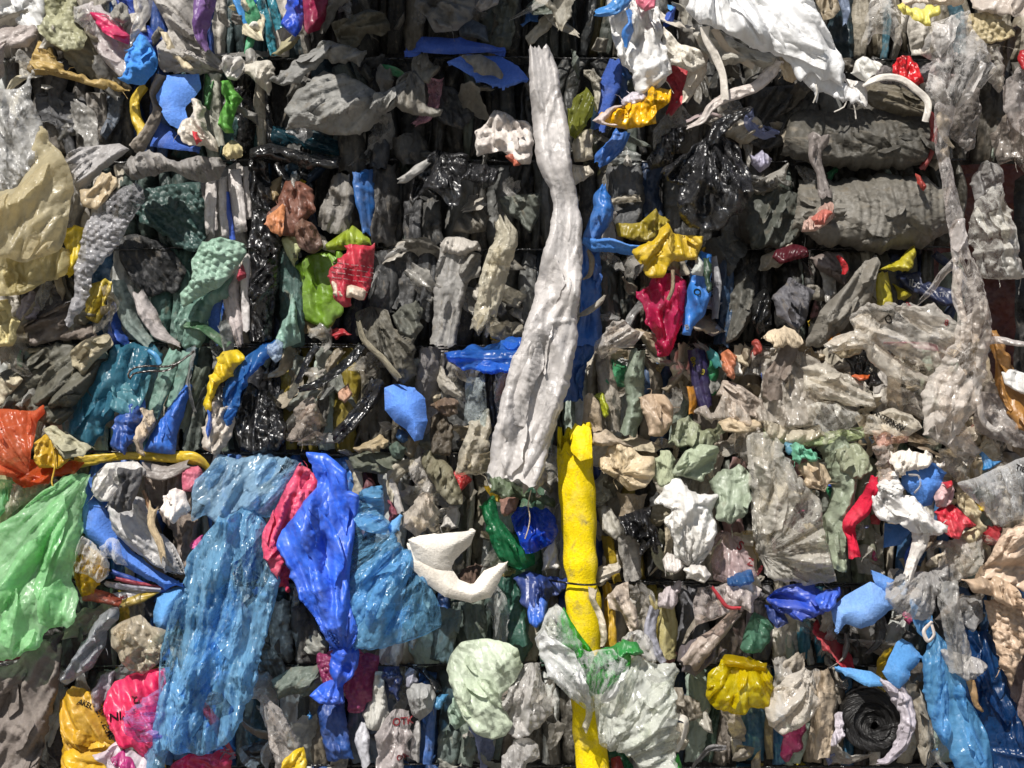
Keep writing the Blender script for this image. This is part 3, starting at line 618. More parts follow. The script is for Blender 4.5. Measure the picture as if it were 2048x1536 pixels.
S('film_sheet','grey brown crumpled film| behind the white tissue',PF,'dusty #77695f',40,'286,930 390,930 400,1000 392,1100 380,1150 340,1060 300,1000',cr=18,sc=24)
R('plastic_bag','grey twisted roll| under the yellow roll',PB,'film #8c847f',74,'286,938,30 330,946,28 378,928,18',n=3)
R('wood_stick','short brown stick| stuck in the dark wad','stick','dusty #8a5c30',104,'288,985,6 296,1005,8 302,1022,8',n=0,cr=1)
S('film_sheet','bright pink scrap| at the lower left of the blue stretch film',PF,'satin #cc3a86',88,'380,1092 402,1072 402,1090 392,1098',cr=4,landmark=False)
# blue stretch film
S('stretch_film','upper mass of light blue stretch film| left of the rose rag',PF,'stretch #a9cdf2',94,'386,962 404,944 436,908 474,918 520,908 562,914 604,926 592,980 560,1022 540,1034 482,1020 440,1052 410,1030 386,1042',cr=9,sc=30,asp=2.2,ang=-20,bulge=26)
S('stretch_film','long blue stretch film| hanging to the bottom edge at left',PF,'stretch #8cc2f6',112,'440,1036 500,1010 540,1060 562,1150 546,1222 522,1320 502,1400 462,1482 404,1506 342,1496 330,1560 292,1560 318,1400 322,1300 346,1212 372,1182 370,1120 402,1080',pl=(22,14,100),cr=8,sc=34,asp=2.6,ang=100,bulge=34,tilt=24)
S('stretch_film','frayed lilac stretch film| in front of the hot pink bag',PF,'stretch #b09cd0',134,'250,1432 284,1396 322,1376 330,1480 274,1484 256,1464',cr=14,sc=18,asp=3,ang=-15,rag=5)
S('plastic_bag','crumpled rose bag| left of the royal blue bag',PB,'film #dc4a70 .2',112,'600,922 624,938 638,965 634,1000 622,985 604,1030 582,1072 566,1130 560,1160 542,1150 526,1100 526,1066 550,1018 572,968',cr=14,sc=22,pl=(14,7,110))
S('bag_end','lower tip of rose bag| below the crumpled rose part',PB,'film #c83c5c .2',96,'544,1130 562,1132 584,1158 578,1184 558,1178 540,1172 552,1150',cr=13,sc=14,of='crumpled rose bag')
S('plastic_bag','large royal blue bag| in the middle of the left half',PB,'satin #2c68e4',120,'608,904 652,908 692,940 697,980 718,990 712,1040 706,1100 700,1160 704,1210 718,1262 704,1294 664,1294 642,1252 610,1202 586,1150 560,1098 570,1060 610,1000 642,962',pl=(7,16,690,1310),cr=7,sc=48,bulge=34,tilt=26)
S('stretch_film','shiny blue stretch film| right of the royal blue bag',PF,'stretch #7cbafa',110,'712,990 738,974 764,972 772,1030 802,1080 832,1110 852,1150 882,1212 886,1252 802,1286 712,1298 690,1280 676,1200 660,1170 678,1100 700,1030',pl=(6,12,880,1000),cr=9,sc=30,asp=2.6,ang=15,bulge=26,rag=4)
R('knot','blue knot| tied below the royal blue bag',PB,'satin #2058d4',116,'688,1284,44 690,1312,58 684,1345,50 678,1372,16',n=3,cr=9,sc=26,bulge=26,of='large royal blue bag')
S('bag_end','flared blue bag end| under the blue knot',PB,'satin #2660da',106,'672,1352 688,1368 688,1412 640,1406 620,1390 642,1370',pl=(6,8,680,1340),cr=8,of='large royal blue bag')
R('film_fold','blue folded film| standing under the flared blue bag end',PF,'film #234f98 .3',56,'660,1405,54 668,1450,58 680,1520,56',n=3,pinch=.3)
# white moulded foam
S('foam_sheet','upper flap of white foam| right of the shiny blue stretch film',FO,'foam #dcd6cc 2.5',134,'816,1078 840,1070 872,1066 952,1060 942,1090 905,1128 892,1152 862,1160 830,1120',solid=13,cr=2,bulge=14,tilt=-14,rag=2.6)
S('foam_sheet','curled white foam body| below the upper white foam flap',FO,'foam #d8d0c4 2.5',118,'814,1084 850,1098 896,1124 918,1158 946,1168 968,1140 1016,1122 998,1164 982,1194 942,1204 890,1192 848,1162 820,1126',solid=16,cr=2,bulge=16,rag=2.6)
S('fibre_wad','brown fibrous wad| inside the curled white foam','wad','fibre #5c4a40',104,'918,1148 950,1126 968,1134 964,1160 940,1178 922,1170',cr=14,sc=8,rag=5)
# ================================================================== TOP MIDDLE
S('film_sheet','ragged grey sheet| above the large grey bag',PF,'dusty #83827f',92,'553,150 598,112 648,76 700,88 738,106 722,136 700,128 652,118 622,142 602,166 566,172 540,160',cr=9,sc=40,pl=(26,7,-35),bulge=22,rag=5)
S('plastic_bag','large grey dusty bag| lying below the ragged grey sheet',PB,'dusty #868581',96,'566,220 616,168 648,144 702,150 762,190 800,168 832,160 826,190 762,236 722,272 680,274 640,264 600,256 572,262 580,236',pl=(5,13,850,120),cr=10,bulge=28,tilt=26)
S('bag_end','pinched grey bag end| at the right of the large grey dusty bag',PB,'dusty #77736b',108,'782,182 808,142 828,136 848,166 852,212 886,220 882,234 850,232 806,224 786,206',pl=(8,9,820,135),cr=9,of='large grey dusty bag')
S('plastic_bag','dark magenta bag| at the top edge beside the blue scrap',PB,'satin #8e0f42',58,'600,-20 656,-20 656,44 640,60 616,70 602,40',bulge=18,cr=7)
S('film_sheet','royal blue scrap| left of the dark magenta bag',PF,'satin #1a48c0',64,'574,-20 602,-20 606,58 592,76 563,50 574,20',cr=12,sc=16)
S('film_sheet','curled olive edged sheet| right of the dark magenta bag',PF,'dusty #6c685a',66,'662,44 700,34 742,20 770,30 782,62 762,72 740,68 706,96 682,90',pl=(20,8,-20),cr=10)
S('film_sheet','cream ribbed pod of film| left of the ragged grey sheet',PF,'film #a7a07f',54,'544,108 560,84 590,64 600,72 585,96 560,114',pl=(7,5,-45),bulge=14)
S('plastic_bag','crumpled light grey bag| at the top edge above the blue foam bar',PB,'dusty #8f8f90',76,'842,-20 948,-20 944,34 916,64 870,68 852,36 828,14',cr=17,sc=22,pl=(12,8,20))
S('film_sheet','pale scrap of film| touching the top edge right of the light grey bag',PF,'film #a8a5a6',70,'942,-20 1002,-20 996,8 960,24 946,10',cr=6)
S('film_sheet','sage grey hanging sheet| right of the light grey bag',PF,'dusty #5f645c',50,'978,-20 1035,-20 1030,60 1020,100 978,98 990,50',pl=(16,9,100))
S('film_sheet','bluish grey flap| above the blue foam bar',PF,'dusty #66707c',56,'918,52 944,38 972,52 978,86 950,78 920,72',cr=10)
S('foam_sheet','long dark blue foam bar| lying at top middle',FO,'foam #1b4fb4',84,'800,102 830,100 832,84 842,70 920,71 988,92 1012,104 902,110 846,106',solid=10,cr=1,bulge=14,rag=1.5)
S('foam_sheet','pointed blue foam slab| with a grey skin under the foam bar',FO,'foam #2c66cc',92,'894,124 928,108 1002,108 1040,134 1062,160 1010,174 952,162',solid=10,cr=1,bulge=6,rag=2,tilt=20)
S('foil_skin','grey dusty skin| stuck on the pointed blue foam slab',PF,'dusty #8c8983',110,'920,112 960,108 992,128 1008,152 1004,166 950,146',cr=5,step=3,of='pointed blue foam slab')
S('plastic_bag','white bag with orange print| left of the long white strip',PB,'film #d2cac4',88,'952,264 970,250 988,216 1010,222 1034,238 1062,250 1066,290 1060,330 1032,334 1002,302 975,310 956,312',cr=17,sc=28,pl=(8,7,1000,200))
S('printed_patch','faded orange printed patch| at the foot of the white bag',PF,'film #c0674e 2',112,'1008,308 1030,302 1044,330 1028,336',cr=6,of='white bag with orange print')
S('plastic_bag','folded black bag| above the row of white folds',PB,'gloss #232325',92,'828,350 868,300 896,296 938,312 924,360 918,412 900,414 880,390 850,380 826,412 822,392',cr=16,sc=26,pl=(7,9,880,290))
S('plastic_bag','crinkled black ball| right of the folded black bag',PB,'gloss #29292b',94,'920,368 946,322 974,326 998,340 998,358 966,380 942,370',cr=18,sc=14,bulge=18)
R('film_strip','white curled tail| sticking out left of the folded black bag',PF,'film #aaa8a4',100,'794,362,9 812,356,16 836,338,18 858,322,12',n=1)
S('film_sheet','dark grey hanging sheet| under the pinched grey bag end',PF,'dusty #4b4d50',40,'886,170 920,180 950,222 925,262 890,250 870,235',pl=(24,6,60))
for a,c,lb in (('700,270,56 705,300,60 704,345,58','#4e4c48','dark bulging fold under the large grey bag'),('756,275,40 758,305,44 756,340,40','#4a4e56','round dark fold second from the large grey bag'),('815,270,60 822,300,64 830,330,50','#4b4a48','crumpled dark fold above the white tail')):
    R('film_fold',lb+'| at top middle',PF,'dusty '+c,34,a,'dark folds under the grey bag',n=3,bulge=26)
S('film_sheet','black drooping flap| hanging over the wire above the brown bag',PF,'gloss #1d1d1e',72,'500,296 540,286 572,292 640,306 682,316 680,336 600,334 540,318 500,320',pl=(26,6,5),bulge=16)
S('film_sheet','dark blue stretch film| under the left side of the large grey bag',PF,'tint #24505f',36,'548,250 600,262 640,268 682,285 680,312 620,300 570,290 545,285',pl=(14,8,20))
# middle row 2/3
S('plastic_bag','brown bag with orange corner| right of the upper black bag',PB,'film #7b4c3a',60,'556,400 572,362 600,364 628,380 630,420 610,450 592,474 556,470 532,454 534,430',cr=9,pl=(18,8,80))
S('bag_corner','sunlit orange brown corner| on the left of the brown bag',PF,'film #c48256',82,'534,432 552,420 566,404 574,412 570,450 562,472 544,464 530,450',cr=6,of='brown bag with orange corner')
S('plastic_bag','crumpled brown film| hanging from the brown bag',PB,'film #7a5b4c',78,'596,440 622,444 640,470 648,494 630,508 606,504 592,480',cr=13,sc=18)
S('film_sheet','tan smooth fold| between upper black bag and brown bag',PF,'film #8b7650',48,'524,378 562,348 560,400 546,430 528,440',cr=4)
R('film_fold','grey white wrinkled fold| left of the bright blue upright strip',PF,'dusty #938e87',56,'682,350,36 680,395,56 668,440,70 660,462,60',n=6,pinch=.3,cr=8)
R('film_fold','bright blue upright strip| above the yellow green sheet',PF,'satin #1d5ea4',60,'730,342,46 734,400,42 740,470,26',n=5,pa=6)
S('film_sheet','yellow green printed sheet| curled above the middle wire',PF,'satin #8a9c12',70,'650,490 680,468 704,450 740,476 746,492 700,500 655,500',cr=4,bulge=16)
S('film_sheet','large lime green sheet| below the middle wire left of the red package',PF,'satin #6c9414',44,'596,540 622,508 680,500 700,540 690,600 684,628 656,660 604,634 598,600',cr=7,sc=40,bulge=22,dr=6)
S('film_sheet','pale barcode label| above the lime green sheet',PF,'film #b3b88a',52,'558,476 602,472 604,520 590,536 570,504',cr=3)
S('paper_scrap','brown card edge| under the large lime sheet','scrap','dusty #6e5e42',36,'602,632 656,656 650,672 606,668',cr=2)
S('package','torn red and white package| over the lime green sheet','package','film #b81f38 1.4',98,'690,494 712,488 742,492 750,484 746,540 738,580 730,602 704,594 708,612 690,612 668,594 664,560 656,552 674,520',cr=9,sc=20,rag=4,bulge=16)
S('worn_patch','worn white patch| across the foot of the red package',PF,'film #cdbdaa 1.5',117,'664,560 690,566 732,576 738,582 728,600 700,594 684,598 668,586',cr=8,rag=4,of='torn red and white package')
for a,c,lb in (('765,330,52 768,400,58 766,492,50','#4d4b4a','wide charcoal fold left of the folded black bag'),('826,400,36 824,450,34 830,492,30','#4a4a4c','slim charcoal fold under the folded black bag'),('862,400,40 860,450,46 868,494,40','#4b4a48','charcoal fold beside the tied white bag')):
    R('film_fold',lb+'| above the middle wire',PF,'dusty '+c,40,a,'charcoal folds above the middle wire',n=4,pinch=.6)
S('plastic_bag','tied white bag top| gathered at the middle wire',PB,'film #b6b0a8',74,'880,490 890,474 918,472 948,482 962,502 930,514 890,508',cr=14,sc=22,bulge=18)
R('plastic_bag','white hanging bag| below the tied white bag top',PB,'dusty #a9a6a2',66,'910,500,58 905,550,64 896,610,58 886,690,50',n=5,pinch=.1)
S('film_sheet','pale flap| right of the white hanging bag',PF,'dusty #9c9890',60,'918,508 955,510 956,545 932,560 922,530',cr=10)
R('plastic_bag','cream translucent bag| twisted left of the long white strip',PB,'clear #c8bc98 1.6',90,'1000,435,28 1012,480,48 992,540,54 978,600,50 958,668,38',n=5,cr=12,sc=24,bulge=24,end=16)
S('film_sheet','white wrinkled flap| beside the cream translucent bag',PF,'film #b5afa4',70,'945,582 960,560 980,560 975,620 955,668 948,640 958,610',cr=9)
S('film_sheet','grey green drooping film| above the cream translucent bag',PF,'dusty #6e736a',58,'1000,395 1085,388 1078,430 1060,470 1040,440 1005,420',pl=(22,9,60))
S('film_sheet','round dusty flap| below the folded black bag',PF,'dusty #7d776c',58,'912,440 940,420 965,408 984,432 972,462 940,468 905,462',cr=8,bulge=18)
S('film_sheet','olive grey crumpled bundle| beneath the dark grey folds',PF,'dusty #6a6b61',64,'785,632 806,608 830,600 848,612 846,650 832,680 800,668',cr=18,sc=14)
S('plastic_bag','olive grey drawstring bag| hanging below the red package',PB,'dusty #6e6a5e',84,'712,622 740,612 774,620 788,660 828,680 832,720 834,748 806,768 780,744 744,700 720,668',pl=(9,10,740,600),cr=8,bulge=22,tilt=22)
R('drawstring','frayed grey drawstring| along the edge of the drawstring bag','strap','fibre #8b8472',110,'716,640,10 728,680,12 764,716,13 800,760,14',n=0,cr=3,of='olive grey drawstring bag')
for a,c,lb in (('762,502,54 770,560,58 764,625,50','#474849','left dark pleated fold below the middle wire'),('815,502,52 812,560,56 806,618,50','#474747','middle dark pleated fold below the middle wire'),('858,502,40 852,570,44 846,640,40','#454648','right dark pleated fold below the middle wire')):
    R('film_fold',lb,PF,'dusty '+c,38,a,'dark pleated folds below the middle wire',n=4)
S('plastic_bag','bright blue bag| sticking out left of the long white strip',PB,'tint #3c7ee4',84,'888,706 920,694 958,692 1000,678 1050,672 1050,735 1006,742 968,752 930,738 900,722',pl=(10,9,2),cr=10,bulge=22)
# row 690-905 middle
for pt,nm in (('592,768,12 618,715,14 636,690,16','left half of the black handle strap'),('596,780,12 640,765,18 700,720,20 724,690,18','right half of the black handle strap')):
    R('strap',nm+'| looping under the wire','strap','gloss #0e0e10',96,pt,n=1,cr=3)
R('film_strip','shiny black band| slanting down left of the blue foam roll',PF,'gloss #18181a',84,'760,760,34 738,800,32 706,840,30 668,880,26',n=5,cr=6)
S('film_sheet','peach torn scrap| under the black handle strap',PF,'dusty #b48a70',88,'672,788 696,764 706,790 690,808 676,800',cr=6)
S('plastic_bag','brown clear crumple| below the black handle strap',PB,'clear #a38a70 3',70,'580,840 602,800 626,790 640,830 634,870 600,885 576,875',cr=17,sc=16)
S('foam_sheet','bright blue foam roll| in the middle of the fourth row',FO,'foam #3a7fe0 .2',96,'768,776 790,768 830,778 850,798 856,842 846,878 830,882 812,858 790,844 770,820',solid=8,cr=1,bulge=34,rag=1,dr=3,roll=30)
S('film_sheet','dark teal film end| beneath the bright blue foam roll',PF,'satin #20568c',66,'796,856 812,862 826,880 806,886 792,876',cr=6)
for a,c,lb in (('862,694,40 858,750,46 850,800,36','#8f8a88','light dusty fold under the wire beside the blue bag'),('846,712,24 842,760,26 838,790,20','#a5a2a8','pale printed fold right of the drawstring bag')):
    R('film_fold',lb,PF,'dusty '+c,48,a,n=3)
R('plastic_bag','pale translucent bag tail| below the bright blue bag',PB,'clear #8fa3a6',76,'950,752,40 952,800,46 950,850,44',n=5)
S('plastic_bag','clear frayed sheet| left of the foot of the long white strip',PB,'clear #b5a888 2',92,'942,850 976,820 984,860 976,905 960,948 912,946 920,900',pl=(9,8,110),rag=5,cr=10)
S('film_sheet','dark brown torn rag| right of the bright blue foam roll',PF,'dusty #4c4336',76,'862,838 890,826 906,842 908,880 900,910 864,905 860,870',cr=16,sc=16,rag=5)
S('film_sheet','small brown crumple| above the dark brown rag',PF,'dusty #6b5440',80,'858,812 890,796 914,808 908,828 880,830',cr=14,sc=12,rag=4)
S('film_sheet','ragged olive grey sheet| twisting below the dark brown rag',PF,'dusty #6b6650',96,'848,905 878,915 900,940 926,985 926,1008 900,1008 874,978 852,952 842,925',cr=11,sc=18,rag=5,bulge=16)
S('plastic_bag','clear pale loop of film| beside the ragged olive grey sheet',PB,'clear #bdb4a8',84,'818,930 842,912 848,940 866,972 860,990 838,975 822,955',cr=10)
S('plastic_bag','clear bulb of film| above the white foam flap',PB,'clear #cbb9a0',92,'826,1004 846,984 866,988 868,1024 856,1056 832,1066 806,1054 812,1030',cr=9,pl=(9,6,850,975),bulge=20)
S('film_sheet','pointed white scrap| right of the clear bulb of film',PF,'film #b3afa8',74,'900,1010 918,1014 920,1058 902,1060 880,1054',cr=4)
S('film_sheet','wide olive bag fold| above the clear pale loop',PF,'dusty #5a5e50',64,'694,910 740,900 800,912 800,940 760,948 710,940',pl=(14,8,5),bulge=20)
S('film_sheet','cream folded pod| under the shiny black band',PF,'dusty #a39272',76,'706,896 740,882 764,874 778,886 760,904 720,908',pl=(9,6,-15),bulge=14)
S('film_sheet','dark green leaf like film| right of the cream folded pod',PF,'dusty #4f5f54',72,'776,894 794,882 812,896 806,920 786,918',cr=9)
R('film_strip','white narrow stick of film| right of the shiny blue stretch film',PF,'film #b0aaa4',66,'780,955,14 790,990,18 802,1025,14',n=1)
S('film_sheet','maroon film| between blue stretch film and white stick',PF,'film #8d4a5a',56,'772,1000 798,1010 800,1035 775,1050',cr=8)
S('foam_sheet','small light blue foam tip| touching the white foam flap',FO,'foam #4c92cc',104,'776,1048 800,1028 806,1032 800,1062 780,1078',solid=5,cr=2)
S('film_sheet','small bright red scrap| left of the long white strip foot',PF,'satin #b51820',70,'900,940 930,946 942,960 922,982 906,968',cr=10,sc=10)
# ================================================================== LONG WHITE STRIP AND YELLOW TUBE
R('film_strip','very long white plastic strip| hanging down the middle of the bale',PF,'satin #c0bbb8 .8',150,'1078,96,44 1088,150,60 1093,200,64 1102,260,70 1108,320,68 1124,370,52 1131,410,50 1132,460,66 1122,540,84 1112,600,92 1098,680,110 1076,760,122 1052,850,118 1036,910,112 1024,958,100',n=3,pa=11,bulge=20,cr=2.5,sc=46,asp=3,end=7,tilt=10,rag=.05,flat=.25,it=50)
S('torn_end','torn dusty end| of the very long white strip',PF,'dusty #a59a8c',136,'1040,930 1084,926 1110,980 1090,962 1078,1000 1062,975 1046,990 1044,950',pl=(8,8,85),rag=6,of='very long white plastic strip')
W('plastic_thread','thin white thread| hanging above the small blue bag','thread','film #c8b8a0','1062,980,140 1056,1010,136 1060,1035,136 1056,1060,134 1050,1078,132',1.3)
def yellow_tube():
    cen = smoothpath([(1148,868,0),(1152,940,0),(1158,1030,0),(1162,1120,0),(1166,1220,0),(1172,1330,0),(1180,1440,0),(1188,1570,0)], 8)
    n = len(cen); sides = 48; X=[];Y=[];Z=[];UV=[]
    for i in range(n):
        x, y = cen[i, :2]; f = i/(n-1); rad = 36-3.5*f+1.6*math.sin(y/37.)-5.5*math.exp(-((y-1166)/22.)**2)+1.0*math.sin(y/11.)
        for k in range(sides):
            A = 2*math.pi*k/sides; ca, sa = math.cos(A), math.sin(A)
            yy = y
            if i == 0: yy = y
            w = max(0, 1-i/6.0)
            # torn rim: low on the front left, high at the right
            rim = 22*max(0, ca-.1)**1.0*-1 + (26 if -1.0 < ca < .35 and sa > .2 else 0) + 9*math.sin(A*5+1)+6*math.sin(A*11)
            yy = y+rim*w
            r2 = rad*(1+.035*math.sin(A*3+y/60.)+.03*math.sin(A*5+y/31.)+.012*math.sin(A*9+y/9.))
            X.append(x+ca*r2+w*3*math.sin(A*4)); Y.append(yy); Z.append(96+sa*r2*.7); UV.append((y*1.0, A*rad))
    base = len(X)
    for i in range(8):                      # inner wall
        x, y = cen[i, :2]
        for k in range(sides):
            A = 2*math.pi*k/sides; w = max(0, 1-i/6.0); ca, sa = math.cos(A), math.sin(A)
            rim = 22*max(0, ca-.1)*-1 + (26 if -1.0 < ca < .35 and sa > .2 else 0) + 9*math.sin(A*5+1)+6*math.sin(A*11)
            X.append(x+ca*24); Y.append(y+rim*w+2); Z.append(96+sa*24*.7); UV.append((y, A*24))
    f = []
    for i in range(n-1):
        for k in range(sides):
            k2 = (k+1) % sides; f.append((i*sides+k, (i+1)*sides+k, (i+1)*sides+k2, i*sides+k2))
    for k in range(sides):
        k2 = (k+1) % sides; f.append((k, k2, base+k2, base+k))
    for i in range(7):
        for k in range(sides):
            k2 = (k+1) % sides; f.append((base+i*sides+k, base+i*sides+k2, base+(i+1)*sides+k2, base+(i+1)*sides+k))
    X, Y, Z = map(np.array, (X, Y, Z))
    o = build('foam_tube', X, Y, Z, f, np.array(UV), mat('foam #e2c600 7'), 108)
    reg(o, 'long yellow foam tube with torn top| standing right of centre', 'foam tube', np.array(P('1112,890 1150,862 1182,852 1196,1100 1200,1300 1222,1560 1152,1560 1130,1200')), 130, X, Y, Z)
    S('torn_rim', None, None, 'foam #e0c400 2', 128, '1140,902 1142,860 1150,846 1180,858 1184,915 1160,922 1150,912', parent=o, cr=4, sc=14, solid=6, bulge=6, rag=3)
yellow_tube()
W('baling_wire','short black wire length| crossing in front of the yellow tube','wire','gloss #0b0b0c','1084,1163,60 1110,1162,100 1140,1164,120 1165,1166,124 1190,1167,112 1216,1168,60',2.2,landmark=False)
# ================================================================== TOP RIGHT OF CENTRE
S('plastic_bag','large white crumpled bag| at the top edge right of the long white strip',PB,'film #e0ddd8 .6',96,'1212,-20 1312,-20 1326,50 1330,110 1342,150 1302,182 1278,196 1262,152 1240,112 1224,70',pl=(7,12,1270,-60),cr=17,sc=40,bulge=26)
S('plastic_bag','creased white bag| lower right of the large white crumpled bag',PB,'film #d8d2c6 1.2',88,'1328,52 1362,90 1402,100 1412,128 1382,145 1342,132 1330,164 1300,196 1272,186 1262,160 1320,130',cr=15,sc=26,pl=(14,7,40))
S('printed_spot','faded pink spot| printed near the top of the white bag',PF,'film #d06a80',136,'1276,-10 1308,-10 1308,16 1290,22 1276,12',cr=3,of='large white crumpled bag')
R('film_strip','crumpled blue film| tangled over the large white bag',PF,'satin #3a7fc0',128,'1252,-12,34 1232,14,30 1206,24,22 1188,26,14',n=4,cr=12,sc=12)
R('film_strip','twisted blue scrap| on the front of the large white bag',PF,'satin #2c74c0',140,'1258,22,12 1264,46,18 1254,68,22 1252,92,8',n=3,cr=9,sc=10)
R('film_strip','hanging frayed white film| right of the creased white bag',PF,'film #cfc5b4',74,'1400,100,40 1395,140,34 1380,175,26 1370,205,12',n=4,cr=9)
S('plastic_bag','gold and white wrapper| below the large white crumpled bag','film wrapper','gloss #d9a406 .6',114,'1188,240 1204,224 1226,214 1262,204 1290,192 1296,166 1318,172 1342,178 1338,206 1312,226 1312,248 1280,256 1246,258 1214,252',cr=15,sc=22,bulge=18)
S('torn_edge','white torn edge| of the gold wrapper',PF,'film #c8b8b4 2',124,'1184,242 1206,226 1228,212 1256,206 1226,226 1210,244 1240,252 1212,254',cr=8,rag=3,of='gold and white wrapper')
S('film_sheet','white crumple| between white bag and gold wrapper',PF,'film #cfc8d0',108,'1240,204 1262,184 1290,182 1296,196 1270,210 1246,214',cr=10,sc=12)
R('foam_sheet','upper dark blue foam strip| left of the gold wrapper',FO,'foam #1c4ca6',52,'1232,120,30 1222,165,44 1205,215,38 1196,262,30',n=1,cr=2)
R('plastic_bag','folded blue bag end| below the upper dark blue foam strip',PB,'satin #2a66b8',70,'1246,262,30 1232,290,36 1206,315,32 1194,332,16',n=2,cr=8)
S('plastic_bag','clear yellow tinted bag| between the long white strip and blue foam',PB,'tint #8f9440',58,'1136,214 1156,190 1172,172 1186,190 1190,226 1168,250 1152,280 1138,270',pl=(11,8,110))
S('plastic_bag','beige crumpled film| beneath the yellow tinted bag',PB,'film #b4ac9a',62,'1144,284 1160,262 1184,258 1186,316 1150,325',cr=11,sc=16)
S('plastic_bag','cream torn bag| right of the long white strip under the wire',PB,'film #bdb4a4',64,'1144,330 1176,332 1186,346 1166,362 1144,374',cr=10)
R('film_fold','tall dusty upright folds| under the folded blue bag end',PF,'dusty #5c5d5e',38,'1248,330,70 1250,400,74 1240,470,70',n=9,pinch=.2)
R('plastic_bag','twisted blue bag| right of the long white strip',PB,'satin #2468b4 .3',88,'1207,372,12 1204,395,34 1206,425,44 1186,465,34 1176,492,26',n=4,cr=10,sc=14,bulge=20)
R('plastic_bag','frayed blue twist| along the middle wire right of the strip',PB,'fabric #4a80c8',96,'1170,480,14 1190,490,26 1222,490,26 1262,500,20 1296,492,8',n=4,cr=8,sc=10,bulge=16)
R('plastic_bag','long blue bag length| under the frayed blue twist',PB,'satin #1c5caa .3',66,'1180,495,40 1182,560,44 1180,620,40 1176,690,64',n=6,cr=9)
R('plastic_bag','lower blue drape| behind the long white strip',PB,'film #1c5498',54,'1160,680,70 1142,740,60 1145,800,40',n=5)
R('film_strip','dry tan strip| curling over the blue bag length',PF,'dusty #a8977c',92,'1176,500,8 1184,520,12 1180,548,10 1166,558,4',n=0,cr=3)
R('film_strip','slim pale leaf like strip| pointing away from the long white strip',PF,'dusty #b5ab9a',104,'1150,634,4 1174,624,12 1198,606,12 1212,588,4',n=1)
S('plastic_bag','dusty mustard film| above the bright mustard bag',PB,'satin #98860e',66,'1232,448 1278,445 1296,430 1312,416 1320,430 1340,440 1326,470 1290,484 1262,478 1236,472',cr=12,sc=20)
S('plastic_bag','bright mustard bag| over the pink bag',PB,'satin #c8a80a 2',108,'1268,506 1302,486 1318,464 1336,444 1348,466 1406,474 1392,520 1352,526 1332,534 1322,552 1300,552 1290,532',pl=(6,9,1350,430),cr=10,bulge=20)
S('plastic_bag','hot pink bag| hanging under the mustard bag',PB,'tint #d6386c',88,'1270,580 1296,570 1304,552 1340,546 1372,560 1368,640 1348,690 1338,716 1312,712 1308,684 1290,642',pl=(7,12,1330,740),cr=11,bulge=26)
W('cord','frayed brown cord| lying on the pink bag','cord','fibre #94836c','1346,540,142 1346,566,146 1344,582,146 1336,600,144',4.0)
S('package','bright blue printed package| right of the pink bag','package','satin #2a78cc .8',98,'1364,670 1370,600 1384,540 1404,502 1422,510 1420,560 1422,590 1408,630 1386,655 1380,672',cr=5,sc=26,bulge=14,rag=1.5)
S('printed_corner','white corner with dark print| on the blue package',PF,'film #c3c6c0',116,'1380,545 1396,508 1408,524 1406,552 1390,548',cr=3,of='bright blue printed package')
S('printed_edge','dark green printed edge| of the blue package',PF,'satin #23402c',112,'1408,512 1420,512 1424,570 1414,582 1408,550',cr=3,of='bright blue printed package')
R('film_strip','white red edged strip| right of the blue package',PF,'film #8c8c90',76,'1426,510,14 1434,570,16 1430,640,12',n=1)
R('film_strip','slate blue upright fold| right of the blue package',PF,'film #24415e',52,'1452,520,30 1450,600,34 1442,690,28',n=3)
S('plastic_bag','glossy black bag| in front of the black folds at upper right',PB,'gloss #1c1c1e',112,'1318,348 1352,324 1392,290 1420,268 1452,272 1482,292 1500,340 1506,386 1474,430 1432,466 1380,462 1356,424 1352,372',pl=(6,13,1430,240),cr=22,sc=26,bulge=32)
S('plastic_bag','dull black bag piece| left of the glossy black bag',PB,'gloss #121214',84,'1292,320 1310,290 1340,262 1372,250 1362,300 1340,330 1300,340',cr=14,sc=18,rag=4)
R('handle','black handle| rising from the glossy black bag','strap','gloss #0e0e10',122,'1500,218,12 1470,232,22 1438,256,30 1424,285,24',n=2,of='glossy black bag')
# ================================================================== TOP RIGHT
S('plastic_bag','big white sheet| draped across the top right',PB,'satin #e6e6e8 .6',122,'1376,-20 1620,-20 1644,42 1672,90 1688,130 1684,180 1660,160 1640,166 1622,142 1600,160 1582,130 1562,112 1502,98 1442,60 1400,50 1372,16',pl=(5,16,1420,-110),cr=8,sc=60,bulge=30,tilt=20,rag=3)
S('hem','ragged lower hem| of the big white sheet',PF,'satin #dfdee0 .6',112,'1600,110 1660,120 1690,160 1720,196 1736,216 1704,212 1690,200 1664,196 1640,182 1632,210 1624,182 1604,160 1590,130',cr=12,sc=22,rag=6,pl=(11,7,80),of='big white sheet')
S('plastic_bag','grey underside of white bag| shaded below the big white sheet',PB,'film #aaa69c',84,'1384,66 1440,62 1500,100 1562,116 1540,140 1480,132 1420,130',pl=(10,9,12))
R('strap','left white plastic strap| below the big white sheet','strap','satin #c9c2b8',128,'1410,52,20 1412,76,14 1430,110,16 1446,150,14 1450,200,16',n=0,cr=1,bulge=4)
R('strap','right beige plastic strap| crossing under the big white sheet','strap','satin #b0a290',108,'1428,56,14 1450,90,14 1486,120,14 1508,134,12',n=0,cr=1,bulge=4)
R('film_strip','trailing white film with pink edge| sagging under the straps',PF,'film #c9bfb9',104,'1372,256,6 1404,240,14 1424,212,18 1464,190,24 1510,174,22 1540,146,26 1560,120,20',n=3,cr=7)
S('film_sheet','knotted cream film| under the big white sheet',PF,'film #c4b296 2',98,'1562,118 1588,122 1600,150 1584,166 1566,160 1560,140',cr=13,sc=12)
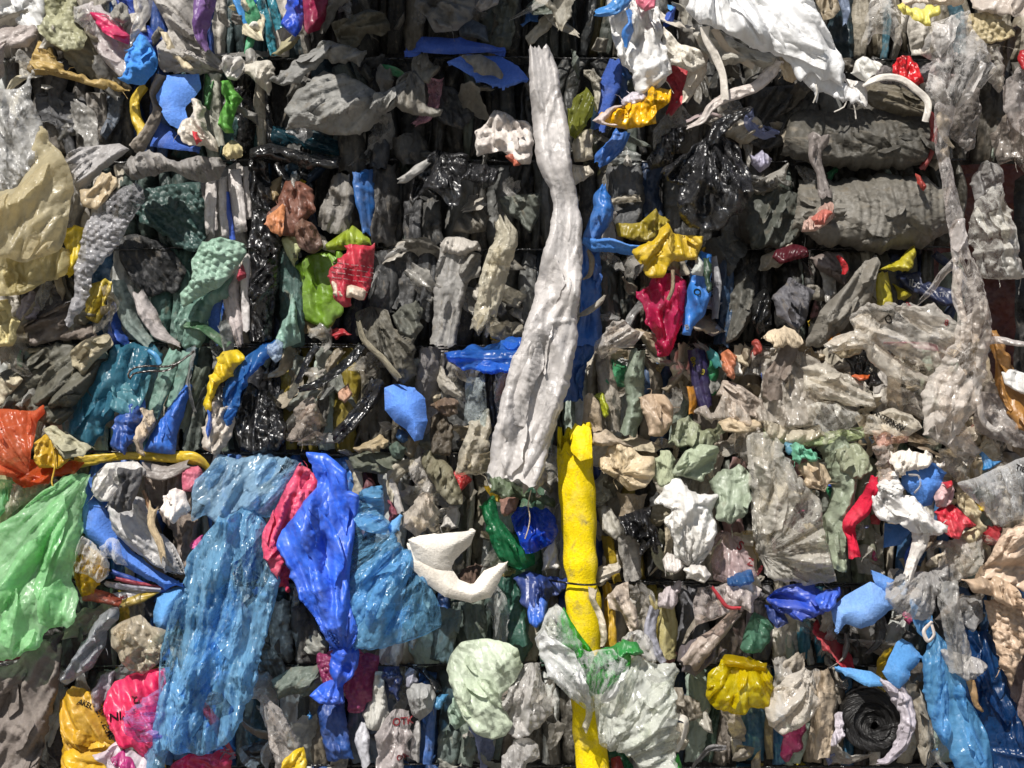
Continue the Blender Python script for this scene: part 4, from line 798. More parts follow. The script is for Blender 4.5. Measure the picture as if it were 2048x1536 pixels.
for a,lb in (('1632,168,122 1634,186,124 1626,206,124','left white thread'),('1694,198,116 1688,214,118 1668,224,118','middle white thread'),('1698,190,118 1708,212,118 1712,238,118','right white thread')):
    W('plastic_thread',lb+'| dangling from the ragged hem','thread','film #cfcac2',a,1.6,'threads hanging from the white sheet')
S('film_sheet','bright white folded scrap| left of the red crumple',PF,'satin #dcd8d2',116,'1698,146 1726,112 1766,130 1746,150 1730,166',cr=3,bulge=6)
S('film_sheet','small white flap| below the bright white folded scrap',PF,'satin #cfcbc6',106,'1690,158 1730,166 1734,178 1734,216 1716,212 1698,184',cr=4)
R('strap','curling white strap| arching over the dark roll','strap','satin #cfc9c0',120,'1724,172,10 1760,156,14 1800,158,14 1834,180,14 1856,206,14 1850,244,14',n=0,cr=1,bulge=5,twist=.5)
S('plastic_bag','red crumpled bag| behind the curling white strap',PB,'gloss #b0141c .3',88,'1786,128 1806,104 1826,108 1838,132 1846,166 1826,172 1796,158',cr=16,sc=14)
S('plastic_bag','clear hanging bag| left of the yellow film at top right',PB,'clear #c6c0b6',106,'1722,92 1734,36 1756,-20 1790,4 1806,50 1808,84 1798,96 1772,74 1752,74 1736,92',pl=(9,9,1770,-20),cr=10,bulge=20)
S('plastic_bag','pale film bundle| at the top edge right of the big white sheet',PB,'film #9c8d74',66,'1622,-20 1680,-20 1680,20 1664,40 1644,44 1636,20',cr=14,sc=16)
R('film_strip','torn blue printed strip| hanging beside the pale film bundle',PF,'film #7d8ca6',96,'1684,-10,22 1692,20,16 1690,50,8',n=3,cr=9)
S('plastic_bag','pale yellow film| between the two clear bags at top right',PB,'satin #e0d468 .3',118,'1794,10 1820,14 1852,18 1876,14 1878,26 1854,36 1852,50 1836,48 1806,32',cr=9,sc=20)
S('film_sheet','creamy white film| above the pale yellow film',PF,'film #cdbfae',92,'1800,-20 1940,-20 1930,4 1900,20 1850,14 1810,8',pl=(16,6,10))
S('plastic_bag','large clear bag| gathered at the top right',PB,'clear #cbc5bf',122,'1856,48 1880,34 1940,18 1946,60 1958,76 1984,134 1962,176 1920,210 1904,234 1880,224 1862,206 1852,180 1868,122 1844,100 1852,70',pl=(6,15,1895,250),cr=8,sc=40,bulge=34)
R('plastic_bag','long clear strand| hanging down from the large clear bag',PB,'clear #b9ada6',136,'1890,212,44 1882,280,28 1892,340,24 1902,400,32 1914,460,38 1924,520,40',n=3,cr=7,bulge=14)
R('plastic_bag','knotted clear film| at the foot of the long clear strand',PB,'clear #c9bcae',140,'1924,510,46 1936,570,62 1946,620,58 1944,680,74 1926,740,100 1900,800,110 1880,870,70',n=7,cr=14,sc=26,bulge=30,end=18)
R('film_strip','forked clear strip| leading left from the knotted clear film',PF,'clear #bdb1a6',128,'1918,516,18 1884,548,16 1862,580,14 1836,606,8',n=1,cr=6)
R('film_strip','white clear loop| right of the forked strip',PF,'clear #c4bab2',124,'1916,540,18 1912,590,20 1926,640,14',n=1)
R('film_strip','stretched clear tie| reaching to the right edge',PF,'clear #c0b5ae',126,'1960,686,14 1996,680,16 2030,686,12 2070,690,8',n=2,cr=7)
S('bubble_wrap','cream bubble wrap patch| in the top right corner',BW,'film #b5a680',100,'1934,44 1946,22 1980,18 2008,32 2030,60 2028,72 1990,84 1952,84 1940,66',bub=14,step=2.6,cr=5)
S('film_sheet','beige smooth corner| above the cream bubble wrap',PF,'satin #b3a79c',108,'1938,-20 2080,-20 2080,34 2030,36 1990,26 1950,10',cr=5,bulge=10)
S('film_sheet','white clear fold| right of the large clear bag',PF,'clear #c5bba8',92,'1954,88 2000,90 2002,132 2004,160 1994,186 1978,160 1984,120',pl=(12,8,70))
S('film_sheet','brown leather like flap| right of the white clear fold',PF,'dusty #5b4e42',62,'1980,80 2034,50 2042,60 2010,140 1998,190 1990,120',cr=7)
S('plastic_bag','clear grey hanging film| at the right edge near the top',PB,'clear #a89a92',96,'2008,170 2060,100 2080,100 2080,300 2030,260 2006,220',pl=(13,9,100))
S('film_sheet','red slit of film| at the right edge',PF,'satin #a5101c',104,'2042,96 2060,90 2060,140 2042,140',cr=4)
S('bubble_wrap','brown bubble wrap flap| hanging right of the long clear strand',BW,'clear #6e5c4b',84,'1898,236 1950,180 1960,220 1952,262 1948,300 1930,310 1900,270',bub=15,step=2.6,cr=6)
S('plastic_bag','amber stained film| at the right edge in shade',PB,'clear #6e5430',70,'1985,270 2010,228 2080,215 2080,330 2060,360 2030,320 1998,330',cr=12,sc=30)
S('film_sheet','dark olive bag| below the curling white strap',PF,'dusty #5d5647',74,'1730,170 1800,168 1850,200 1862,226 1800,232 1740,214 1726,196',pl=(16,10,20))
R('film_fold','upper large dusty roll| at the right side below the white sheet',PF,'dusty #57534a',46,'1570,262,100 1640,276,116 1720,280,130 1800,276,130 1868,272,100',n=0,xp=16,pa=6,bulge=70,cr=5,asp=1,pinch=.6,end=2,dr=4)
R('film_fold','lower large dusty roll| beneath the upper dusty roll',PF,'dusty #79746a',50,'1590,410,100 1660,424,136 1740,428,156 1820,424,150 1896,420,100',n=0,xp=17,pa=7,bulge=80,cr=5,asp=1,pinch=.6,end=2,dr=4)
R('film_strip','red film edge| around the end of the upper dusty roll',PF,'film #8e1b1b',96,'1862,226,14 1868,270,16 1860,310,14 1844,338,12',n=1,cr=6)
S('red_edge','red scraps| on the lower roll at its right end',PF,'film #9a2a1e',112,'1832,346 1840,352 1850,376 1844,382 1834,366',cr=6,rag=4,of='lower large dusty roll')
S('plastic_bag','pink and white crumpled wrapper| on the left end of the lower roll','film wrapper','film #b39488 1.5',128,'1600,464 1606,442 1626,424 1650,398 1664,400 1672,430 1650,452 1630,462',cr=14,sc=16,rag=4)
S('printed_patch','pink faded print| on the crumpled wrapper',PF,'film #c0685a 2',148,'1622,436 1652,416 1664,428 1642,448 1626,452',cr=6,of='pink and white crumpled wrapper')
R('film_strip','grey pinched film| coming down onto the pink wrapper',PF,'film #857c78',98,'1640,272,46 1630,310,28 1640,345,18 1652,395,30',n=4,cr=8,bulge=18)
S('film_sheet','dark pleated film| left of the upper dusty roll',PF,'dusty #3d3b38',36,'1500,180 1620,170 1640,230 1600,270 1540,300 1490,290',pl=(16,10,120))
S('film_sheet','grey olive drape| left of the lower dusty roll',PF,'dusty #55584f',44,'1500,395 1560,370 1610,400 1600,470 1560,500 1500,500',pl=(14,10,115))
S('paper_scrap','small lilac paper scrap| left of the upper dusty roll','scrap','film #aca8bc',76,'1496,308 1520,300 1544,318 1536,334 1518,346 1502,330',cr=9)
R('film_fold','shaded pleated drape| under the glossy black bag',PF,'dusty #4c4b45',42,'1440,470,60 1450,500,80 1480,520,80',n=5)
# ================================================================== RIGHT MIDDLE
S('plastic_bag','dark pink translucent roll| under the left end of the lower dusty roll',PB,'tint #6c2a36',74,'1542,512 1556,496 1586,488 1612,494 1618,512 1590,520 1560,528',cr=7,bulge=16)
S('plastic_bag','grey bag with red lining| right of the dark pink roll',PB,'film #6f625c',72,'1622,512 1650,500 1680,506 1696,540 1692,570 1670,560 1640,540',pl=(12,9,50))
R('red_edge','red gleaming edge| on the grey bag with red lining',PF,'gloss #9c1a20',100,'1676,512,8 1690,534,12 1688,548,8',n=0,of='grey bag with red lining')
S('plastic_bag','grey upright sheet| left of the yellow bag at right',PB,'dusty #8d877c',84,'1612,692 1640,620 1690,570 1726,522 1750,512 1758,528 1742,600 1702,640 1660,690',pl=(18,9,-60),tilt=-16)
S('plastic_bag','yellow green bag top| tucked under the lower dusty roll',PB,'satin #b0a40c',72,'1754,540 1796,520 1812,502 1830,488 1830,520 1810,546 1778,548',cr=7,bulge=16)
R('film_fold','yellow pleated fold| below the yellow green bag top',PF,'satin #a89c12',60,'1762,544,28 1766,580,32 1770,612,34',n=3)
S('film_sheet','small yellow wedge| right of the yellow pleated fold',PF,'satin #a0940e',60,'1790,566 1824,590 1806,604 1796,600',cr=4)
S('package','navy printed package| right of the yellow bag','package','satin #1d2748 .4',56,'1794,550 1840,544 1852,562 1908,580 1912,612 1862,602 1818,582',cr=5,dr=3,bulge=8)
S('plastic_bag','silver metallic film sheet| hanging at the right edge',PB,'clear #c4c0b4 .5',98,'1938,446 1952,402 1980,380 2004,362 2024,420 2036,500 2046,556 2000,560 1960,556 1940,500',cr=20,sc=30,bulge=16,pl=(16,8,75))
S('film_sheet','dark crinkled film| above the silver sheet',PF,'clear #6a645c',70,'1945,370 1970,316 2004,330 2012,366 1980,385 1950,402',cr=14,sc=18)
S('plastic_bag','dark grey crumpled paper like bag| below the dark pink roll',PB,'dusty #6c6a70',86,'1548,600 1562,572 1584,556 1606,572 1630,584 1618,602 1612,640 1590,664 1574,650 1552,630',cr=18,sc=18,rag=4)
S('cloth_rag','cream crumpled rag| at the lower left of the dark grey crumple','cloth','fibre #c2b29a',98,'1528,676 1548,652 1570,648 1596,664 1600,684 1580,692 1548,690',cr=16,sc=12,rag=4)
R('film_strip','brown grey tail| hanging from the cream rag',PF,'dusty #86766a',84,'1580,690,34 1570,720,40 1550,760,50 1545,800,40',n=3,cr=7)
S('film_sheet','shadowed grey sheet| between blue package and black ring',PF,'dusty #5a5850',50,'1462,560 1490,540 1510,570 1500,640 1470,680 1446,690 1450,620',pl=(16,9,105))
S('plastic_bag','black ringed bag mouth| left of the dark grey crumple',PB,'gloss #141414',62,'1500,640 1506,600 1530,580 1545,605 1540,650 1515,670',cr=12,sc=14)
S('film_sheet','small red curl| left of the cream rag',PF,'film #9a3428',72,'1504,690 1516,678 1520,705 1508,712',cr=5)
S('plastic_bag','large clear bag with faded print| in front of the navy package',PB,'clear #c2b8a8 1.4',118,'1698,632 1740,608 1800,606 1880,610 1900,628 1922,650 1916,690 1890,724 1880,742 1850,728 1800,716 1768,700 1740,672 1712,660',pl=(22,8,18),cr=12,sc=46,bulge=34,tilt=-18)
S('bag_corner','crinkled clear corner| at the left of the printed clear bag',PB,'clear #b8ad9a 2',132,'1700,640 1740,626 1756,650 1748,690 1716,680 1706,662',cr=17,sc=12,of='large clear bag with faded print')
R('film_strip','broad clear strip| curving below the printed clear bag',PF,'clear #c7bba6 1.4',112,'1650,700,22 1690,684,34 1734,680,40 1756,712,40 1800,744,44 1872,772,26',n=3,cr=7,bulge=16)
S('film_sheet','cream wrinkled leaf| under the broad clear strip',PF,'dusty #b3a284',106,'1658,700 1690,684 1730,688 1714,706 1680,714',cr=9,sc=10)
S('plastic_bag','black shiny bag with orange streak| below the cream wrinkled leaf',PB,'gloss #171718',84,'1690,716 1744,700 1752,730 1760,764 1730,770 1700,752',cr=20,sc=14)
S('printed_streak','orange streak| on the black shiny bag',PF,'satin #c85a1c',108,'1710,752 1744,748 1738,758 1716,762',cr=4,of='black shiny bag with orange streak')
S('film_sheet','orange and blue printed corner| above the broad clear strip',PF,'satin #d0862c',98,'1664,672 1682,664 1696,674 1672,684 1646,684',cr=3)
S('paper_scrap','amber brown sheet| at the right edge below the clear tie','scrap','satin #9a6a24',88,'1974,660 1994,660 2012,700 2026,742 2060,800 2060,880 2028,856 1996,776 1990,720',pl=(30,5,70),cr=5)
S('package','white printed carton corner| at the right edge','package','satin #d6d6d4',108,'2006,742 2024,738 2080,760 2080,800 2050,790 2012,768',cr=2,dr=3,bulge=4,rag=1)
def torn(pt,c,h,lb,**k):
    S('film_sheet',lb,PF,c,h,pt,**k)
torn('1524,700 1570,690 1640,720 1660,770 1620,850 1560,856 1520,830 1528,770','clear #a89a84 1.6',74,'large beige torn film| left of the broad clear strip',pl=(18,11,75),cr=12,rag=5)
torn('1600,736 1650,720 1700,752 1742,782 1752,816 1712,816 1660,800 1610,780','clear #c4b9a2 1.4',96,'cream folded film fan| below the black shiny bag',pl=(14,10,25),cr=10,rag=4)
torn('1614,812 1660,800 1716,820 1726,836 1674,872 1652,886 1632,850','clear #cfc9bc',104,'bright clear triangle| above the mint crumple',pl=(14,9,50),cr=10)
torn('1522,838 1562,850 1610,860 1640,850 1650,870 1600,888 1536,876','clear #b8a884 2',88,'beige ragged hem| above the folded clear sheet',cr=12,sc=18,rag=5)
torn('1722,860 1736,836 1786,818 1822,830 1846,856 1820,868 1790,866 1750,874','clear #c8bca2',106,'clear film with black lettering| above the orange stained film',pl=(20,7,20),cr=8)
torn('1744,862 1790,858 1822,866 1816,884 1780,888 1756,896','clear #c77a50',98,'orange stained film| under the black lettering',cr=13,sc=14,rag=4)
torn('1856,836 1900,820 1930,850 1960,900 1946,912 1910,908 1880,888 1850,868','clear #ac9f92',92,'large clear pane of film| above the white red rag',pl=(30,7,30),cr=9)
torn('1770,770 1800,756 1860,790 1890,830 1860,846 1820,826 1780,820','clear #8f8474',64,'shaded clear fold| below the broad clear strip',pl=(18,9,40))
torn('1950,780 2000,790 2040,850 2060,880 2060,900 1990,880 1950,860','clear #8c8078',78,'grey clear film| below the carton corner',pl=(18,9,50),cr=10)
torn('1880,900 1912,872 1954,900 1930,950 1938,970 1900,960 1886,930','clear #a3977e',84,'smoky clear flap| right of the white rag',cr=10)
R('film_strip','clear looped strap| right of the knotted clear film',PF,'clear #bfb5ab',120,'1944,770,10 1958,800,14 1966,840,14 1990,860,12 2004,846,12 1984,810,10',n=0,cr=3)
# row 690-905 right of the tube
R('film_fold','grey white pleated fold| under the blue drape',PF,'dusty #a39a8c',62,'1205,690,28 1210,740,34 1222,800,36 1228,860,30',n=5)
S('plastic_bag','clear brown bag| over the wire left of the pink bag foot',PB,'clear #b8ac9e',84,'1186,712 1200,676 1218,648 1244,640 1272,660 1290,664 1268,690 1232,706 1200,720',pl=(10,9,-35),cr=9)
R('plastic_bag','sage bubble strip| left of the beige folded bag',BW,'film #83907e',66,'1276,700,30 1268,760,40 1272,810,36 1256,870,34',bulge=20,n=2,cr=12,sc=9,asp=1)
S('plastic_bag','beige folded bag| right of the sage bubble strip',PB,'film #b09a82',82,'1274,796 1300,788 1330,790 1346,812 1344,850 1326,872 1300,870 1288,830',pl=(24,7,70),bulge=18,cr=6)
R('plastic_bag','dark purple bag with yellow lettering| right of the pink bag',PB,'satin #271c4c .3',60,'1392,700,34 1398,740,38 1404,780,36 1412,815,26',n=2,cr=5)
R('film_strip','orange flame like scrap| at the foot of the purple bag',PF,'satin #b87a14',66,'1380,770,16 1386,800,18 1382,830,12',n=2,cr=7)
R('film_strip','turquoise strip| right of the purple bag top',PF,'satin #2f8a8a',62,'1414,696,10 1426,714,20 1438,738,14',n=0)
S('film_sheet','orange and white crumple| right of the turquoise strip',PF,'film #b06a48 2',72,'1446,705 1456,698 1474,716 1466,756 1452,752 1446,730',cr=14,sc=12)
S('film_sheet','yellow lime scrap| between grey folds above the tube',PF,'satin #a3aa16',76,'1192,788 1206,784 1218,830 1210,834 1198,808',cr=4)
R('film_fold','twisted cream fold| above the top of the yellow tube',PF,'dusty #a4937c',84,'1176,790,20 1184,820,34 1186,860,40',n=4,cr=9)
S('film_sheet','clear pointed film| right of the purple bag foot',PF,'clear #bba890',86,'1388,820 1412,810 1424,832 1452,780 1466,800 1500,830 1520,860 1470,852 1420,850',cr=12,sc=20,rag=4)
S('film_sheet','pale draped fold| below the orange and white crumple',PF,'film #a3968a',70,'1440,790 1448,762 1480,770 1520,800 1530,840 1490,830 1456,810',pl=(14,8,45))
S('plastic_bag','cream pod of film| at the row end left of beige hem',PB,'dusty #b3a083',92,'1440,846 1480,836 1516,838 1526,856 1480,866 1446,862',pl=(12,6,5),bulge=14)
S('plastic_bag','sage ragged pouch| below the beige folded bag',PB,'film #8f957a 2',82,'1336,880 1350,848 1376,838 1400,860 1440,850 1452,868 1430,890 1380,898',cr=14,sc=20,rag=5)
# ================================================================== ROW 905-1165 RIGHT OF THE TUBE
S('plastic_bag','big cream crumpled rag| right of the tube top',PB,'film #cdbb9c 1.3',100,'1196,926 1210,898 1236,882 1262,892 1282,912 1310,914 1310,950 1290,974 1258,982 1232,958 1204,942',pl=(6,9,1240,950),cr=15,sc=22,bulge=22,rag=4)
S('plastic_bag','pale twisted edge film| above the big cream rag',PB,'film #b7a894',88,'1180,866 1212,858 1240,876 1270,894 1240,886 1204,892 1186,888',pl=(9,6,20))
S('film_sheet','smooth pale sage sheet| right of the big cream rag',PF,'film #a9b39b',102,'1352,930 1372,902 1400,888 1436,892 1444,906 1424,930 1400,958 1366,952 1346,946',pl=(13,7,-35),cr=8,rag=4)
S('plastic_bag','sage frayed crumple| between cream rag and pale sage sheet',PB,'fibre #989e84',90,'1300,930 1330,900 1352,912 1352,946 1362,964 1320,968 1304,952',cr=16,sc=13,rag=5)
S('plastic_bag','hanging grey sage wad| above the red printed clear bag',PB,'film #8b9682',94,'1424,970 1444,940 1480,928 1500,950 1498,990 1490,1030 1462,1050 1436,1034 1432,1000',cr=18,sc=16,bulge=24,rag=4)
S('plastic_bag','bright white torn bag| in the row right of the tube',PB,'film #e2dcd6 .6',112,'1306,1006 1322,974 1344,958 1374,968 1400,990 1432,992 1428,1022 1430,1062 1422,1100 1400,1132 1380,1136 1350,1116 1346,1070 1334,1040 1350,1020 1330,1010',pl=(9,10,1380,1140),cr=16,sc=24,rag=4,bulge=20)
S('knot','white knot of the torn bag| sitting on the lower wire',PB,'film #dcd6d0 .6',112,'1370,1142 1386,1128 1410,1132 1422,1150 1408,1166 1384,1160 1372,1160',cr=14,sc=14,bulge=16,of='bright white torn bag')
S('film_sheet','white pointed flap| left of the white knot',PF,'film #cfc9c4',102,'1340,1104 1362,1110 1372,1132 1350,1146 1330,1140 1326,1120',cr=8)
S('film_sheet','pale grey flap| left of the bright white torn bag',PF,'dusty #a8a49a',70,'1196,1014 1216,1010 1240,1040 1250,1060 1232,1080 1204,1060',cr=10,rag=4)
S('cloth_rag','black shredded rag| left of the bright white torn bag','cloth','gloss #17171a',88,'1242,1030 1270,1020 1306,1014 1300,1040 1316,1070 1334,1090 1310,1110 1280,1108 1272,1080 1246,1060',cr=20,sc=12,rag=7)
R('film_fold','grey white pleated fold| below the pale grey flap',PF,'dusty #97938d',62,'1250,1060,40 1262,1110,44 1266,1160,36',n=5)
R('film_fold','yellow slim fold| right of the tube above the lower wire',PF,'film #a8901c',52,'1214,1070,22 1222,1120,22 1236,1165,16',n=2)
S('film_sheet','cream rolled fold| just right of the tube at the lower wire',PF,'film #c4bcae',78,'1192,1146 1214,1132 1236,1124 1236,1146 1216,1160 1194,1166',pl=(8,6,-20),bulge=14)
R('film_fold','tan shaded folds| under the big cream rag',PF,'dusty #8a7c68',62,'1264,985,60 1262,1020,44 1250,1040,30',n=5)
S('plastic_bag','clear bag with red print| left of the folded clear sheet',PB,'clear #b58a8a .8',80,'1426,1156 1432,1080 1446,1066 1474,1070 1500,1112 1518,1150 1500,1160 1450,1162',pl=(10,9,1455,1060),cr=9)
S('plastic_bag','large folded clear sheet| standing in the right part of the fifth row',PB,'clear #b3ab98 1.5',100,'1494,870 1542,864 1562,890 1580,930 1610,968 1642,1002 1644,1062 1672,1162 1600,1164 1534,1152 1520,1104 1504,1060 1500,1000 1494,930',pl=(7,13,1525,1110),cr=9,sc=50,bulge=22,step=4)
S('dark_fold','dark triangular fold| inside the large folded clear sheet',PF,'clear #7d7868',116,'1546,910 1566,906 1606,980 1598,1000 1570,996 1552,960',cr=7,of='large folded clear sheet')
R('bubble_wrap','long sage bubble strip| right of the folded clear sheet',BW,'film #8b957f',76,'1660,880,60 1686,940,50 1684,1000,44 1664,1060,44 1664,1140,52',n=2,cr=13,sc=10,asp=1,bulge=22)
S('bubble_wrap','sage lumpy cushion| above the red rag',BW,'film #8d9278 1.5',98,'1672,900 1690,884 1712,886 1734,912 1738,944 1710,956 1688,950',cr=16,sc=14,bulge=20)
S('plastic_bag','mint green shreds| below the bright clear triangle',PB,'film #6eb596',104,'1576,890 1590,882 1606,896 1630,904 1636,918 1610,926 1596,940 1582,920',cr=18,sc=12,rag=7)
S('film_sheet','small teal flap| above the mint shreds',PF,'satin #397e96',96,'1572,888 1592,878 1604,898 1580,906',cr=5)
S('plastic_bag','cream ball of film| under the mint shreds',PB,'film #c4b196',98,'1600,942 1622,922 1650,930 1664,960 1650,982 1618,966',cr=12,sc=16,bulge=16,pl=(7,5,1650,980))
R('film_strip','pale sage roll of film| under the torn clear triangle',PF,'film #95a377',84,'1530,868,20 1590,880,26 1660,876,28 1724,866,26',n=3,cr=6)
R('cloth_rag','red fraying rag| left of the white central rag','cloth','fabric #c4203c .3',104,'1748,950,14 1742,980,26 1724,1016,34 1698,1046,30 1704,1080,18 1710,1116,26',n=6,pa=7,cr=15,sc=14,bulge=16)
S('cloth_rag','white torn rag| lying over the red and blue pieces','cloth','film #dedad6 .8',126,'1748,968 1770,952 1796,948 1800,988 1826,992 1858,1030 1896,1050 1890,1064 1858,1072 1846,1066 1820,1060 1788,1048 1762,1036 1744,1012',cr=15,sc=20,rag=4,bulge=16,pl=(9,7,1740,960))
R('torn_tail','shredded white tail| hanging from the white torn rag',PF,'film #d2ccc6 .8',122,'1840,1056,34 1838,1084,30 1826,1120,22 1814,1156,20',n=4,cr=9,end=18,of='white torn rag')
S('cloth_rag','frayed white shreds| above the blue foam lump','cloth','fibre #d6cec4',118,'1784,900 1820,904 1850,898 1872,920 1890,930 1850,924 1826,930 1812,946 1792,944 1778,930',cr=14,sc=10,rag=8)
S('plastic_bag','clear crumpled neck of film| above the white torn rag',PB,'clear #c6ac98 2',112,'1754,890 1778,884 1792,900 1790,944 1772,952 1752,960 1760,930',cr=14,sc=14)
S('foam_sheet','fuzzy blue foam lump| right of the white torn rag',FO,'foam #2c7ad4 .2',106,'1802,966 1818,936 1846,922 1880,928 1898,946 1890,962 1862,1010 1842,1014 1818,984',solid=6,cr=5,sc=26,bulge=26,rag=4)
R('film_strip','clear ring loop| on the fuzzy blue foam lump',PF,'clear #b8a890',136,'1820,950,5 1836,952,5 1840,970,5 1830,984,5',n=0,cr=1,bulge=3)
S('foam_sheet','hidden blue foam edge| below the white torn rag',FO,'foam #2468b0',70,'1764,1094 1770,1046 1800,1050 1824,1060 1800,1088',solid=6,cr=2)
S('plastic_bag','bright red bag| below the blue foam lump',PB,'film #cc1a36 .2',110,'1872,1026 1890,1012 1910,1010 1930,1030 1956,1052 1930,1056 1916,1078 1894,1072 1878,1058',cr=16,sc=16,rag=4)
S('film_sheet','red and white crumple| above the bright red bag',PF,'film #c4a4a4',114,'1870,980 1886,962 1904,964 1906,990 1890,1014 1870,1012',cr=14,sc=12)
S('printed_scrap','red printed scrap end| above the crumple',PF,'satin #c02030',122,'1880,966 1902,962 1904,976 1890,980',cr=5,of='red and white crumple')
S('plastic_bag','stiff clear plastic sheet| at the right edge with faint lettering',PB,'clear #c9cbcc .3',118,'1914,966 1960,950 2000,932 2080,900 2080,1030 2026,1040 2000,1052 1966,1020 1932,990',pl=(26,11,75),cr=6,sc=60,bulge=18,rag=1.5)
S('film_sheet','bright blue plastic peak| above the stiff clear sheet',PF,'satin #1f74ae',98,'1960,910 1966,904 1982,920 2006,922 1990,934 1964,942',cr=6)
S('plastic_bag','cream bubbled film| behind the bright red bag',PB,'film #bfb294',84,'1908,986 1930,984 1956,1020 1966,1060 1940,1090 1920,1070 1950,1050 1920,1020',cr=14,sc=14)
S('plastic_bag','large beige sheet| at the right edge below the stiff clear sheet',PB,'satin #c7b09a 2',108,'1952,1162 1976,1120 2010,1060 2080,1030 2080,1200 2040,1180 1990,1158',pl=(22,9,-40),cr=11,sc=40,bulge=26)
S('plastic_bag','folded beige film with scalloped edge| above the right bubble wrap',PB,'satin #bfa68c 2',122,'1926,1160 1980,1152 2024,1172 2036,1192 2060,1206 2060,1222 2020,1212 1992,1196 1950,1182',cr=14,sc=24,bulge=20,rag=4)
S('bubble_wrap','large cream bubble wrap sheet| at the lower right edge',BW,'film #bba38b',96,'1970,1200 2000,1190 2080,1216 2080,1300 2044,1306 2024,1340 2018,1370 1990,1310 1982,1260',bub=16,step=2.6,cr=9,sc=30,ang=10)
S('film_sheet','brown grey film with dotted edge| under the cream bubble wrap',PF,'film #7c6a66',74,'2018,1330 2080,1300 2080,1470 2040,1450 2022,1400',cr=6,bulge=16)
S('plastic_bag','pale translucent folds| below the bright red bag',PB,'clear #b0a794',86,'1890,1096 1930,1080 1962,1066 1966,1100 1950,1140 1920,1150 1890,1130',pl=(13,9,-50))
S('plastic_bag','clear puffed film| above the folded beige film',PB,'clear #b5aa9a',94,'1880,1130 1900,1084 1950,1076 1958,1110 1940,1150 1900,1170',cr=12,sc=24,bulge=18)
# ================================================================== BOTTOM RIGHT
S('plastic_bag','royal blue crumpled bag| on the wire below the folded clear sheet',PB,'satin #1742b4 .3',94,'1536,1200 1552,1180 1590,1168 1630,1166 1636,1178 1684,1178 1682,1196 1666,1222 1634,1230 1600,1242 1560,1230',pl=(7,9,1530,1200),cr=18,sc=22,bulge=24)
S('plastic_bag','dark blue tail| left below the royal blue crumpled bag',PB,'satin #15337c',70,'1530,1210 1560,1214 1576,1246 1552,1254 1538,1238',cr=12,sc=12)
S('plastic_bag','small bright blue puff| at the right of the royal blue bag',PB,'satin #2a5cd0 .3',112,'1632,1194 1654,1180 1678,1186 1672,1208 1646,1224 1634,1214',cr=14,sc=14)
S('foam_sheet','pale blue foam fold| right of the royal blue bag',FO,'foam #5c90d4 .3',102,'1664,1214 1690,1192 1742,1164 1770,1176 1790,1212 1744,1248 1720,1256 1688,1246 1674,1264 1664,1240',solid=9,cr=1,bulge=24,rag=1.5,roll=30)
S('foam_sheet','upper blue foam corner| above the pale blue foam fold',FO,'foam #3d7cc8 .3',92,'1742,1140 1760,1146 1788,1160 1780,1190 1762,1178 1748,1166',solid=7,cr=1)
S('plastic_bag','clear grey draped bag| right of the pale blue foam',PB,'clear #9a9590',116,'1770,1196 1776,1166 1800,1148 1860,1146 1900,1128 1880,1190 1862,1236 1840,1240 1790,1222',pl=(7,11,1860,1130),cr=10,bulge=24)
R('plastic_bag','shiny clear bag length| falling below the clear grey bag',PB,'clear #b0aca4',120,'1896,1160,44 1900,1220,48 1914,1280,50 1924,1340,54',n=5,cr=12,bulge=22)
S('bag_end','frilled clear bag end| over the light blue bag',PB,'clear #a09890',124,'1880,1300 1930,1310 1960,1318 1978,1332 1950,1356 1930,1360 1896,1334',cr=13,sc=20,rag=4,of='shiny clear bag length')
R('strap','small white loop strap| below the clear grey bag','strap','satin #c4b8b0',118,'1864,1244,7 1848,1262,8 1856,1282,8 1868,1270,7 1864,1250,6',n=0,cr=1,bulge=3)
S('plastic_bag','large light blue bag| at the lower right',PB,'tint #74b4e2',104,'1852,1300 1866,1262 1890,1280 1904,1320 1926,1350 1930,1390 1952,1420 1976,1470 1984,1560 1930,1560 1880,1490 1862,1440 1846,1380',pl=(7,12,1870,1220),cr=7,sc=34,bulge=26)
S('plastic_bag','dark blue large film| behind the light blue bag',PB,'tint #1f4f86',70,'1930,1260 1980,1262 2010,1330 2030,1400 2060,1490 2060,1560 1980,1560 1940,1440 1925,1350',pl=(15,9,75),bulge=20)
R('film_strip','brown dry strip| hanging beside the light blue bag',PF,'dusty #a07c4c',122,'1938,1356,16 1948,1390,14 1954,1410,10 1968,1424,6',n=1,cr=4)
S('plastic_bag','dark grey glossy puff| right of the shiny clear bag',PB,'clear #6f6c6a',84,'1910,1200 1930,1188 1962,1196 1968,1240 1940,1262 1920,1240',cr=13,sc=16,bulge=18)
S('foam_sheet','lower sky blue foam strip| above the black roll',FO,'foam #3f90d0 .3',92,'1670,1334 1700,1338 1744,1344 1784,1370 1734,1372 1690,1352',solid=8,cr=1,bulge=10)
S('foam_sheet','upright sky blue foam block| with a torn top',FO,'foam #2f84c8 .3',98,'1764,1342 1796,1284 1806,1278 1824,1288 1842,1312 1820,1350 1798,1374 1782,1368',solid=10,cr=1,bulge=14,rag=3)
